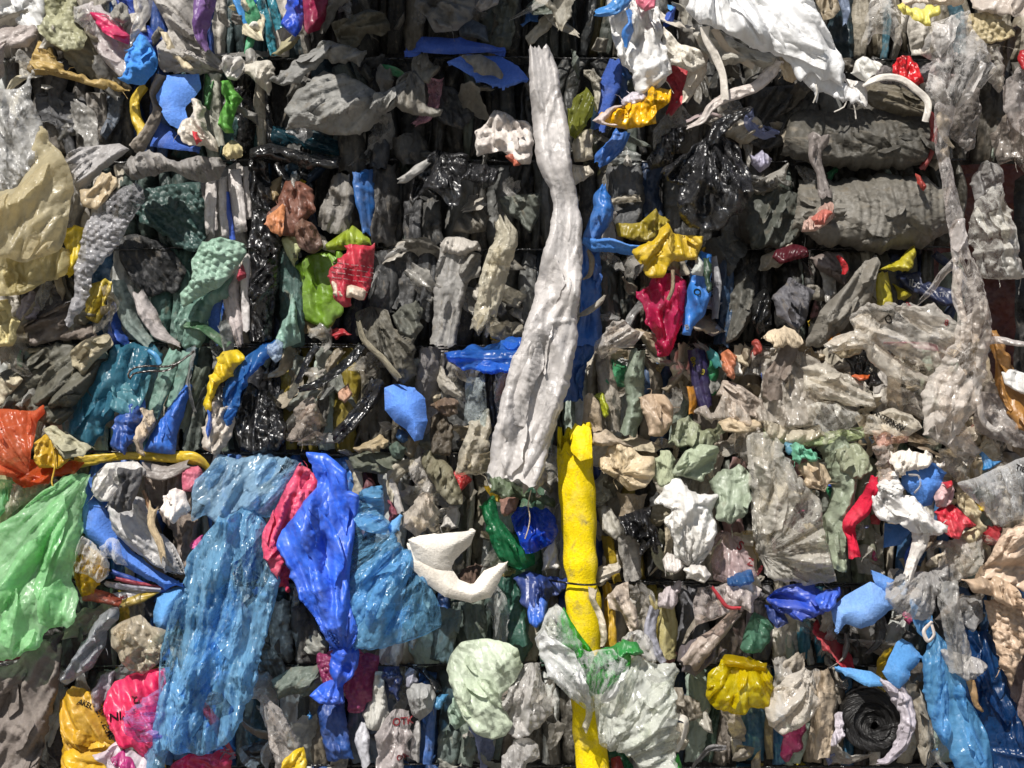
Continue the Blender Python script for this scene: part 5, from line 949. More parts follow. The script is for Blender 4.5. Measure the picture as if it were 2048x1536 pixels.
def black_roll():
    # a rolled sheet of black film seen end-on
    cx, cy = 1742, 1438; X=[];Y=[];Z=[];UV=[]; prof = []
    r = 61.0
    prof.append((r, 0)); prof.append((r, 42)); k = 0
    while r > 10:
        k += 1; r2 = r-5.5-3.1*(k % 3); prof.append((r-.8, 46-3.0*(k % 2)+(-.35*(61-r)))); prof.append((r2+.8, 46-3.0*(k % 2)-.35*(61-r))); r = r2
    prof.append((7, 24)); prof.append((6.5, -20)); prof.append((0.2, -22))
    sides = 64; n = len(prof)
    for i, (rr, zz) in enumerate(prof):
        for s_ in range(sides):
            A = 2*math.pi*s_/sides; q = 1+.035*math.sin(A*2+.6)+.012*math.sin(A*5+i)
            sh = (61-rr)/61.0; q *= 1+.03*math.sin(A*3+i*1.3)+.02*math.sin(A*8+i*2.1)
            X.append(cx+math.cos(A)*rr*q+sh*10); Y.append(cy+math.sin(A)*rr*q*1.04+sh*18); Z.append(30+zz+1.5*math.sin(A*3+i*.7)); UV.append((A*rr*6, rr))
    f = []
    for i in range(n-1):
        for s_ in range(sides):
            s2 = (s_+1) % sides; f.append((i*sides+s_, i*sides+s2, (i+1)*sides+s2, (i+1)*sides+s_))
    X, Y, Z = map(np.array, (X, Y, Z))
    o = build('film_roll', X, Y, Z, f, np.array(UV), mat('satin #141213 .3'), 60)
    reg(o, 'black roll of film seen end on| below the sky blue foam', 'film roll', np.stack([cx+61*np.cos(np.linspace(0, 6.28, 40)), cy+61*np.sin(np.linspace(0, 6.28, 40))], 1), 70, X, Y, Z)
black_roll()
R('film_strip','white curved band| round the right side of the black roll',PF,'film #b4acb4',92,'1758,1362,14 1796,1386,36 1814,1430,32 1806,1480,30 1776,1516,18 1752,1522,8',n=6,pa=6,cr=12,bulge=8,rag=.2)
R('film_strip','grey olive dry film| right of the white curved band',PF,'dusty #827a6c',84,'1818,1380,40 1838,1430,34 1846,1480,26 1850,1520,20',n=4,cr=10,end=14)
S('plastic_bag','bright yellow crumpled bag| on the lowest wire right of the green bag',PB,'tint #dcc80e',104,'1412,1372 1414,1342 1440,1320 1500,1314 1530,1330 1548,1362 1552,1394 1530,1416 1500,1412 1488,1426 1440,1418 1418,1404',pl=(6,9,1490,1310),cr=17,sc=26,bulge=28)
S('hem','yellow bag hem| above the bright yellow crumpled bag',PB,'tint #c4ac10',94,'1440,1324 1450,1310 1490,1312 1534,1326 1530,1340 1490,1334 1448,1334',pl=(9,6,5),of='bright yellow crumpled bag')
S('plastic_bag','round clear cream bag| right of the yellow crumpled bag',PB,'clear #cabeac',106,'1534,1408 1550,1380 1576,1352 1610,1342 1640,1348 1630,1380 1636,1410 1620,1440 1590,1458 1560,1466 1540,1450',pl=(6,9,1640,1330),cr=12,sc=24,bulge=28)
R('plastic_bag','cream bag length| under the wire left of the black roll',PB,'film #b3a38e',78,'1640,1340,34 1654,1390,44 1650,1440,44 1645,1515,36',n=4,cr=9)
S('film_sheet','small white crumple| left of the black roll',PF,'film #bfb8c0',92,'1672,1430 1686,1426 1688,1470 1676,1482 1660,1490 1668,1460',cr=12,sc=10)
S('film_sheet','magenta fold| below the round clear bag',PF,'film #a03468',62,'1562,1470 1590,1464 1614,1450 1606,1490 1584,1502 1570,1520 1562,1510',cr=6,pl=(14,6,110))
S('plastic_bag','pale green puff of film| left of the blue upright folds',PB,'tint #6f9c84',70,'1482,1300 1490,1260 1510,1226 1532,1236 1550,1256 1536,1290 1520,1306',cr=9,bulge=18,pl=(10,6,1510,1225))
S('plastic_bag','clear crumpled bag with red stripes| on the wire left of royal blue bag',PB,'clear #c4b0a8',96,'1386,1210 1400,1180 1420,1166 1470,1174 1500,1164 1524,1180 1500,1212 1470,1216 1452,1230 1420,1240 1390,1250',cr=16,sc=20,rag=5,bulge=20)
R('printed_stripe','red edge stripe| on the clear crumpled bag',PF,'satin #b82434',124,'1424,1174,6 1440,1196,8 1456,1214,8 1480,1216,7',n=0,cr=2,of='clear crumpled bag with red stripes')
S('plastic_bag','small blue translucent puff| above the red striped bag',PB,'tint #4878b0',104,'1450,1158 1470,1146 1500,1144 1504,1160 1480,1172 1456,1168',cr=9,sc=14)
R('film_strip','long beige slanting strip| below the red striped bag',PF,'film #a4958a',88,'1476,1222,20 1440,1262,26 1404,1294,40 1376,1330,44',n=4,cr=7)
S('plastic_bag','grey mauve drape| under the long beige strip',PB,'film #6f676c',72,'1360,1300 1400,1280 1436,1270 1430,1320 1390,1352 1366,1340',pl=(14,8,110))
R('film_fold','pale yellow fold| above the clear bag at bottom centre',PF,'film #aaa06c',58,'1332,1200,30 1336,1260,40 1334,1320,34',n=4)
R('film_strip','thin white peel| lying along the right edge of the tube',PF,'film #c4b8a4',150,'1186,1172,18 1186,1200,12 1200,1230,14 1208,1270,14 1204,1296,8',n=1,cr=7)
R('film_fold','yellow narrow folds| right of the tube under the wire',PF,'satin #c49c0c',70,'1214,1170,18 1220,1220,22 1222,1300,24',n=3)
S('plastic_bag','beige pleated scrap| right of the yellow narrow folds',PB,'film #b0a294',88,'1214,1190 1232,1172 1256,1164 1258,1196 1272,1216 1276,1250 1262,1266 1240,1222 1218,1216',cr=10,pl=(9,7,60))
S('film_sheet','white tongue of film| under the wire above the pale yellow fold',PF,'film #bcb2b4',86,'1320,1212 1322,1186 1346,1168 1364,1162 1360,1190 1342,1218',cr=6,bulge=12)
R('film_fold','white narrow curling fold| left of the pale yellow fold',PF,'film #a8a8b4',72,'1310,1215,24 1300,1260,26 1312,1300,20 1328,1326,14',n=3)
# green / clear bag
S('plastic_bag','clear outer bag| wrapped round the green printed bag',PB,'veil #cfd2c4',150,'1074,1262 1084,1236 1112,1210 1126,1222 1122,1290 1140,1342 1178,1376 1206,1398 1180,1424 1150,1400 1106,1360 1082,1310',pl=(12,8,65),cr=8,bulge=20)
S('plastic_bag','bright green printed bag| inside the clear bag at bottom centre',PB,'tint #3cb040',158,'1104,1300 1116,1240 1128,1216 1140,1240 1162,1272 1184,1300 1196,1334 1216,1312 1244,1300 1262,1312 1256,1346 1236,1372 1206,1392 1168,1388 1132,1362 1112,1334',pl=(7,14,1190,1420),cr=15,sc=26,bulge=22)
S('plastic_bag','see-through clear film| stretched over the green printed bag',PB,'veil #dfe4d8',186,'1078,1270 1090,1232 1114,1208 1130,1222 1150,1262 1180,1300 1226,1300 1262,1330 1240,1372 1214,1404 1180,1420 1140,1394 1100,1352 1082,1312',pl=(6,10,1190,1440),cr=12,sc=30,bulge=16,landmark=False)
S('plastic_bag','dark green twist| at the right of the green printed bag',PB,'satin #1f8436',166,'1188,1318 1212,1296 1240,1292 1248,1282 1270,1290 1286,1306 1270,1312 1240,1316 1214,1330 1192,1344',cr=14,sc=14)
S('plastic_bag','white puffed corner| above the dark green twist',PB,'clear #b8b4ae',140,'1246,1282 1262,1264 1284,1262 1304,1288 1312,1322 1284,1314 1268,1294',cr=8,bulge=16)
S('plastic_bag','large clear wrinkled bag| hanging at the bottom centre',PB,'clear #c2c6b8 .5',160,'1190,1392 1216,1370 1254,1326 1276,1320 1310,1330 1344,1328 1358,1346 1350,1400 1356,1460 1350,1520 1362,1560 1296,1560 1262,1510 1200,1490 1192,1440',pl=(5,11,1200,1540),cr=11,sc=30,asp=2,ang=-35,bulge=30)
R('film_strip','small clear drip of film| hanging over the tube',PF,'clear #c9c2a8',158,'1176,1404,10 1178,1430,14 1172,1450,14 1172,1464,5',n=1,cr=7)
R('strap_loop','white strap loop| at the right of the large clear wrinkled bag','strap','satin #c4beb4',166,'1320,1426,6 1352,1432,10 1372,1442,12 1366,1476,11 1352,1504,11',n=0,cr=2,bulge=4,of='large clear wrinkled bag')
S('film_sheet','dark green film| under the large clear wrinkled bag',PF,'tint #2a6a4a',76,'1206,1494 1250,1506 1276,1560 1240,1560 1216,1520',cr=9)
S('film_sheet','tiny green corner| at the bottom edge under the clear bag',PF,'satin #35a03c',132,'1340,1540 1356,1508 1362,1530 1364,1560 1342,1560',cr=4)
S('film_sheet','dark red scrap| at the bottom edge beside the tube',PF,'satin #8c1620',92,'1222,1516 1240,1512 1248,1550 1226,1560',cr=5)
# ================================================================== BOTTOM MIDDLE
S('plastic_bag','pale green heavy sheet| folded in the bottom middle',PB,'film #b9c4ad .4',110,'892,1344 900,1314 922,1286 964,1278 1010,1282 1034,1296 1046,1330 1036,1356 1004,1396 1012,1420 1026,1446 1012,1470 984,1478 950,1462 928,1436 912,1400',pl=(40,6,60),cr=8,sc=22,bulge=26,tilt=20,rag=2)
S('plastic_bag','small pale green crumple| left of the pale green heavy sheet',PB,'film #8fa392',88,'894,1418 910,1396 932,1420 938,1446 912,1456 898,1440',cr=13,sc=12)
S('plastic_bag','white clear frosted bag| between pale green sheet and tube',PB,'clear #b5afa8',104,'1030,1360 1050,1330 1078,1328 1084,1360 1114,1398 1104,1424 1080,1452 1044,1474 1020,1470 1018,1440 1004,1400',pl=(8,9,1070,1310),cr=12,bulge=22)
S('plastic_bag','silver round pouch| at the bottom edge left of the tube',PB,'clear #a8a29c',112,'1004,1560 1010,1510 1024,1486 1050,1478 1076,1492 1080,1518 1058,1528 1044,1560',pl=(9,8,1030,1560),cr=13,sc=14,bulge=20)
S('film_sheet','blue green bag patch| left of the tube beside the white foam',PF,'tint #2f8a5c',76,'960,1010 986,992 1000,1040 1030,1070 1068,1100 1070,1130 1040,1142 1000,1120 970,1060',pl=(11,9,960,980),bulge=24)
S('plastic_bag','small royal blue bag| just left of the tube',PB,'tint #1b50c8',98,'1022,1034 1038,1014 1062,1010 1086,1018 1112,1040 1116,1060 1104,1086 1080,1098 1056,1104 1036,1080',pl=(6,10,1060,1010),cr=11,bulge=26)
S('film_sheet','dark blue crumpled film| below the small royal blue bag',PF,'satin #16357c',84,'1028,1160 1060,1140 1100,1152 1136,1160 1130,1176 1100,1190 1092,1220 1064,1240 1040,1200',cr=16,sc=16)
S('plastic_bag','blue curled bag mouth| left of the tube below the wire',PB,'satin #2a62c4',102,'1054,1224 1060,1200 1084,1194 1096,1206 1090,1236 1072,1256 1058,1246',cr=6,bulge=-8,roll=9)
S('film_sheet','white flat offcut| between blue bag and tube',PF,'film #c0bdb8',80,'1086,1108 1108,1086 1120,1110 1122,1136 1108,1142 1084,1140',cr=3)
S('foam_sheet','sage grey quilted film| above the small royal blue bag',FO,'film #57664c',70,'980,940 1010,950 1048,980 1110,990 1114,1010 1060,1004 1010,1000 978,985',cr=15,sc=14,rag=5)
S('film_sheet','pinkish brown lump| beneath the foot of the long white strip',PF,'film #9c7466',88,'998,1000 1012,990 1036,996 1030,1022 1010,1030 1000,1020',cr=5,bulge=14)
R('film_fold','dark green quilted fold| left of the blue curled bag mouth',PF,'film #315e50',56,'1016,1150,46 1022,1210,50 1034,1290,46',n=3,cr=9)
S('bubble_wrap','pink bubble wrap| behind the blue knot',BW,'tint #b85c88',76,'634,1330 640,1306 660,1300 720,1300 758,1312 756,1350 742,1400 720,1428 700,1420 694,1388 650,1370',bub=12,step=2.6,cr=7,bulge=22)
S('film_sheet','white fluffy film| right of the pink bubble wrap',PF,'fibre #b5b3ac',70,'726,1420 744,1390 752,1340 768,1344 772,1390 776,1430 762,1460 734,1452',cr=10,bulge=16)
S('plastic_bag','white balloon shaped bag| hanging under the lowest wire at bottom middle',PB,'film #a8a8a6',88,'812,1380 826,1366 860,1370 872,1392 864,1420 840,1442 824,1430',pl=(7,6,838,1450),bulge=24,cr=5)
S('plastic_bag','white smooth small bulb| above the balloon shaped bag',PB,'film #9c9ca8',78,'810,1350 818,1338 832,1346 838,1364 824,1376 812,1372',cr=3,bulge=14)
S('plastic_bag','black shiny curved film| right of the balloon shaped bag',PB,'gloss #17181b',70,'818,1334 850,1340 880,1362 892,1386 876,1390 856,1362',cr=5,bulge=12)
S('plastic_bag','navy shiny crumple| left of the balloon shaped bag',PB,'gloss #15244c',74,'768,1336 800,1334 806,1370 800,1400 776,1390 766,1360',cr=15,sc=14)
S('plastic_bag','clear bag with red lettering| at the bottom middle',PB,'clear #b8a8a4',94,'750,1470 770,1440 790,1420 818,1424 824,1470 818,1510 800,1560 740,1560 756,1510',pl=(8,8,800,1400),cr=9,bulge=20)
R('plastic_bag','white stub of bag| left of the red lettered bag',PB,'film #b2b2b8',76,'728,1450,18 724,1480,30 732,1530,18',n=1,cr=5)
R('film_strip','pale twisted tail| below the balloon shaped bag',PF,'film #9f9c9a',80,'836,1438,8 834,1470,16 828,1520,22',n=2,cr=5)
R('film_strip','bright blue slim fold| right of the pale twisted tail',PF,'film #2f68b0',66,'868,1400,12 862,1450,18 854,1530,20',n=3)
S('film_sheet','light blue scrap| right of the balloon shaped bag',PF,'satin #3f86b4',84,'866,1402 880,1388 896,1390 890,1404 872,1416',cr=4)
R('plastic_bag','clear bag with yellow label| standing left of the blue folded film',PB,'clear #b7aa9e 1.6',92,'526,1388,14 544,1430,44 566,1480,58 586,1560,66',n=4,cr=14,sc=20,bulge=22)
S('label','yellow label| at the foot of the clear bag',PF,'satin #d6b404 .4',120,'572,1512 606,1494 612,1520 614,1560 584,1560 566,1530',cr=4,of='clear bag with yellow label')
S('plastic_bag','grey green rounded folds| under the lowest wire at left middle',PB,'dusty #5d675e',60,'540,1362 580,1336 640,1330 660,1360 630,1390 600,1392 560,1396',pl=(24,9,-40),bulge=26)
for a,c,lb in (('556,1200,44 560,1250,48 566,1325,44','#444645','left dark bulge beside the long blue stretch film'),('606,1210,44 610,1260,48 616,1325,44','#403f3d','right dark bulge beside the long blue stretch film')):
    R('film_fold',lb,PF,'dusty '+c,40,a,'dark bulges beside the blue stretch film',n=3,pinch=.5)
R('film_fold','brown white smooth fold| under the shiny blue stretch film hem',PF,'dusty #8c8480',54,'786,1270,48 782,1300,50 778,1330,44',n=2)
for a,c,lb in (('900,1215,50 892,1260,50 882,1325,44','#59645a','left grey green fold above the pale green sheet'),('945,1205,44 950,1240,48 956,1290,40','#5c665a','right grey green fold above the pale green sheet'),('900,1460,40 898,1490,44 892,1530,40','#5d6a66','left shaded green fold at the bottom edge'),('938,1470,32 934,1500,36 930,1530,30','#5f6b62','right shaded green fold at the bottom edge')):
    R('film_fold',lb,PF,'dusty '+c,46,a,n=4,pinch=.3)
# ================================================================== BOTTOM LEFT
S('cloth_rag','large grey brown mesh cloth| in the bottom left corner','cloth','fabric #7d746e',74,'-40,1330 30,1330 66,1276 122,1286 118,1380 104,1420 84,1500 60,1570 -40,1570',pl=(30,14,-60),cr=10,bulge=26,sc=50)
S('plastic_bag','bluish clear bag| right of the large green bag foot',PB,'clear #5e6673',82,'122,1356 150,1320 164,1286 196,1232 232,1212 236,1240 214,1262 212,1290 188,1334 160,1352 136,1368',pl=(13,10,-50),bulge=24,cr=9)
S('plastic_bag','golden clear crumpled bag| above the hot pink bag',PB,'clear #a38d58 2',100,'222,1258 246,1242 280,1230 304,1250 334,1258 334,1300 318,1326 286,1346 256,1336 238,1306 226,1290',cr=22,sc=14,bulge=24)
S('plastic_bag','hot pink bag with black lettering| left of the long blue stretch film',PB,'satin #e21c5c',96,'208,1412 218,1376 246,1352 280,1344 330,1336 336,1420 330,1480 300,1530 268,1490 246,1488 224,1450',pl=(30,9,66),cr=6,sc=34,bulge=26)
S('plastic_bag','large yellow bag with black lettering| under the hot pink bag',PB,'satin #c89a08',74,'118,1400 146,1376 186,1386 208,1416 226,1470 238,1490 236,1560 120,1560 128,1490',pl=(26,10,60),bulge=24)
S('plastic_bag','front fold of yellow bag| above the white pink wrapper',PB,'satin #d4a808',96,'126,1510 150,1480 190,1476 232,1494 214,1520 222,1560 160,1560',pl=(24,7,10),bulge=16)
S('plastic_bag','white wrapper with recycling mark| at the bottom edge near the pink bag','film wrapper','satin #c9bcc4 .5',124,'184,1510 210,1500 236,1480 250,1494 296,1524 300,1560 228,1560 210,1530',cr=6,bulge=8)
S('printed_field','magenta printed field| on the white wrapper',PF,'satin #b01e74',137,'218,1520 240,1502 262,1520 272,1540 240,1540 224,1530',cr=2,step=3,of='white wrapper with recycling mark')
S('plastic_bag','lower crimson pink bag| at the bottom edge under the stretch film',PB,'satin #cc1648',92,'330,1560 350,1524 380,1506 424,1508 446,1494 462,1506 470,1560',pl=(12,9,20),cr=8)
S('film_sheet','red strip of film| peeping under the large green bag',PF,'satin #8e1038',66,'0,1306 46,1312 68,1296 74,1306 50,1316 0,1322',cr=4)
S('film_sheet','lilac clear fold| above the yellow bag',PF,'clear #7d6880',78,'186,1404 200,1350 230,1342 226,1370 206,1410 194,1420',cr=8)
S('film_sheet','dark mauve fold| between mesh cloth and yellow bag',PF,'film #4a3f45',58,'72,1270 130,1262 128,1290 122,1350 116,1300',cr=8)
S('plastic_bag','yellow bag seen through clear film| at the right of the green bag',PB,'tint #c8a41c',88,'142,1122 160,1084 176,1092 204,1112 222,1142 204,1166 190,1192 164,1196 152,1168',cr=17,sc=16,bulge=24)
S('plastic_bag','clear skin| over the yellow bag by the green bag',PB,'veil #cfc8c0',108,'150,1100 164,1072 190,1090 218,1120 218,1150 200,1166 176,1150 152,1140',cr=12,sc=20,bulge=18)
S('plastic_bag','clear white puff| on the curved blue foam sheet',PB,'veil #cdd0dc',106,'198,1094 216,1072 236,1080 246,1110 258,1134 236,1130 206,1112',cr=15,sc=12)
S('foam_ball','blue foam ball| left of the long blue stretch film',FO,'foam #3f8ccc .3',76,'306,1222 312,1196 336,1178 368,1172 370,1200 348,1260 322,1262 308,1244',solid=6,cr=1,bulge=40,roll=40,rag=.8)
for a,c,lb in (('222,1142,10 262,1160,16 310,1178,14 350,1182,8','#1f48a4','blue stripe of packaging'),('214,1168,12 262,1176,14 320,1180,10','#8c8a96','silver stripe of packaging'),('232,1156,8 272,1166,10 326,1176,8','#a63a4a','red stripe of packaging'),('220,1196,20 250,1196,24 290,1184,12','#b8b4b8','white stripe of packaging with red print'),('170,1190,26 200,1192,26 240,1206,20','#8a3416','rust coloured stripe of packaging'),('246,1208,16 280,1196,18 318,1182,8','#a58a14','yellow stripe of packaging')):
    R('film_strip',lb+'| between foam sheet and golden bag',PF,'satin '+c,70,a,'stripes of squeezed packaging left of the blue foam ball',n=2,cr=6)
SUN_EL, SUN_AZ, SUN_E, SKY, EXPO = 46, 22, 5.0, .06, 0.5
TEXTS = [
 ('- --- -- ---- -- ---', 708, 530, 13, -8, 'film #d8b8b8', dict(near='torn red and white')), ('---- -- --- ----- --', 708, 540, 13, -8, 'film #d8b8b8', dict(near='torn red and white')),
 ('-- ---- --- -- -----', 706, 550, 13, -8, 'film #d8b8b8', dict(near='torn red and white')), ('----- --- -- ---- -', 704, 560, 13, -8, 'film #d8b8b8', dict(near='torn red and white')),
 ('a b n', 1386, 534, 10, 70, 'film #2a2f2c', dict(near='bright blue printed package')), ('B', 1372, 655, 14, 10, 'film #c8ccc8', dict(near='bright blue printed package')),
 ('K', 448, 1508, 24, -80, 'film #e8c0cc', dict(near='lower crimson')), ('M', 462, 1514, 18, -80, 'film #e8c0cc', dict(near='lower crimson')),
 ('nia', 66, 1300, 14, 30, 'film #e8c0cc', dict(near='red strip of film')), ('ABBA', 1520, 1140, 9, 60, 'satin #b02030', dict(near='clear bag with red print')),
 ('S', 1480, 1092, 26, -30, 'satin #b02030', dict(near='clear bag with red print')), ('Z', 1500, 1124, 20, -20, 'satin #b02030', dict(near='clear bag with red print')),
 ('TN', 1884, 590, 13, -5, 'satin #c8ccd8', dict(near='navy')), ('MIX', 248, 1194, 9, 12, 'satin #b02030', dict(near='white stripe of packaging')),
 ('ibt', 1828, 568, 22, -12, 'satin #d8d8e0', dict(near='navy')),
 ('ATEP', 1424, 575, 12, 85, 'film #c8ccc8', dict(near='white red edged')),
 ('O', 1392, 586, 20, 0, 'film #1c4a50', dict(near='bright blue printed package')),
 ('ek', 1388, 722, 20, -70, 'satin #d0c020', dict(near='dark purple bag')),
 ('e', 1404, 742, 22, -30, 'satin #d0c020', dict(near='dark purple bag')),
 ('III III', 597, 512, 15, 8, 'film #222426', dict(near='barcode', sx=.6)),
 ('OTK', 806, 1442, 20, 5, 'satin #b02030', dict(near='clear bag with red lettering')),
 ('OK', 806, 1510, 16, 15, 'satin #b02030', dict(near='clear bag with red lettering')),
 ('NIAZ', 252, 1426, 22, 10, 'gloss #1c0c12', dict(near='hot pink bag with black')),
 ('AM', 278, 1398, 18, -60, 'gloss #1c0c12', dict(near='hot pink bag with black')),
 ('PIET TERMS', 212, 1440, 15, -65, 'gloss #16140c', dict(near='large yellow bag')),
 ('AKEL', 176, 1404, 13, -20, 'gloss #16140c', dict(near='large yellow bag')),
 ('INTERKAN', 1780, 842, 13, -28, 'gloss #1c1a18', dict(near='clear film with black lettering')),
 ('NTAN', 1788, 852, 12, -28, 'gloss #1c1a18', dict(near='clear film with black lettering')),
 ('O', 1774, 640, 26, 10, 'gloss #201c18', dict(near='large clear bag with faded print', sx=.6)),
 ('R', 1814, 610, 14, 0, 'satin #b02030', dict(near='large clear bag with faded print')),
 ('8', 1890, 646, 16, 0, 'satin #b02030', dict(near='large clear bag with faded print')),
 ('TIE 2', 2040, 938, 14, -25, 'gloss #2a2a2c', dict(near='stiff clear plastic')),
 ('TTM', 1166, 1318, 17, 20, 'film #d8e8d0', dict(near='bright green printed bag')),
 ('EUL', 1138, 1338, 15, -30, 'film #d8e8d0', dict(near='bright green printed bag')),
 ('\u267b', 230, 1520, 15, 0, 'film #e0c8d8', dict(near='white wrapper', lift=12)),
 ('NET 100 CM', 840, 770, 9, 80, 'gloss #1c1c20', dict(near='pale printed fold')),
]
# ------------------------------------------------------------------ writing and marks, laid on the piece beneath them
FONT = None
def print_on(words, px, py, size, rot, m, name='printed_letters', near=None, sx=1.0, lift=2.0):
    # finds the piece that is frontmost there
    best = None
    for it in ALL:
        if near and near not in it['o']['label']: continue
        i = int(np.argmin((it['px']-px)**2+(it['py']-py)**2))
        if (it['px'][i]-px)**2+(it['py'][i]-py)**2 < 900:
            if best is None or it['z'][i] > best[1]: best = (it, it['z'][i])
    if best is None: return
    it = best[0]; par = it['o']
    cu = bpy.data.curves.new('letters', 'FONT'); cu.body = words; cu.size = size; cu.align_x = 'CENTER'; cu.align_y = 'CENTER'
    cu.resolution_u = 3; cu.offset = size*.02
    to = bpy.data.objects.new('letters', cu); COL.objects.link(to); bpy.context.view_layer.update()
    me = bpy.data.meshes.new_from_object(to); bpy.data.objects.remove(to)
    n = len(me.vertices); co = np.empty(n*3); me.vertices.foreach_get('co', co); co = co.reshape(-1, 3)
    a = math.radians(rot); lx = co[:, 0]*sx; ly = co[:, 1]
    x = px+lx*math.cos(a)-ly*math.sin(a)*-1*-1*1.0; y = py-(lx*math.sin(a)+ly*math.cos(a))
    x = px+lx*math.cos(a)-ly*math.sin(a)
    z = np.empty(n)
    for k in range(n):
        d = (it['px']-x[k])**2+(it['py']-y[k])**2; j = np.argpartition(d, 6)[:6]; w = 1/(d[j]+1)
        z[k] = (it['z'][j]*w).sum()/w.sum()
    z += lift
    X, Y, Z = world(x, y, z, it['h']); L = par.location
    co2 = np.stack([X-L.x, Y-L.y, Z-L.z], 1).astype(np.float32)
    me.vertices.foreach_set('co', co2.ravel()); me.name = name
    me.materials.clear(); me.materials.append(mat(m)); me.uv_layers.new(name='flow'); me.update()
    o = bpy.data.objects.new(name, me); COL.objects.link(o); o.parent = par
for a in TEXTS: print_on(*a[:6], **(a[6] if len(a) > 6 else {}))
# ------------------------------------------------------------------ baling wires
rows = [-95, 118, 322, 498, 690, 907, 1165, 1330, 1532, 1720]
for i, yy in enumerate(rows[1:-1]):
    nth = ('topmost', 'second', 'third', 'fourth', 'fifth', 'sixth', 'seventh', 'lowest')[i]
    for s in ((0,) if i not in (3, 5) else (0, 5)):
        pts = [(x, yy+s+3*math.sin(x/210.+i)+1.5*math.sin(x/57.+i*2+s), 34+3*math.sin(x/90.+i+s)) for x in range(-190, 1960, 40)]
        W('baling_wire', nth+' black baling wire'+(' doubled strand' if s else '')+'| running across the bale from side to side', 'wire', 'gloss #0b0b0c', pts, 2.1, 'black baling wires', landmark=False)
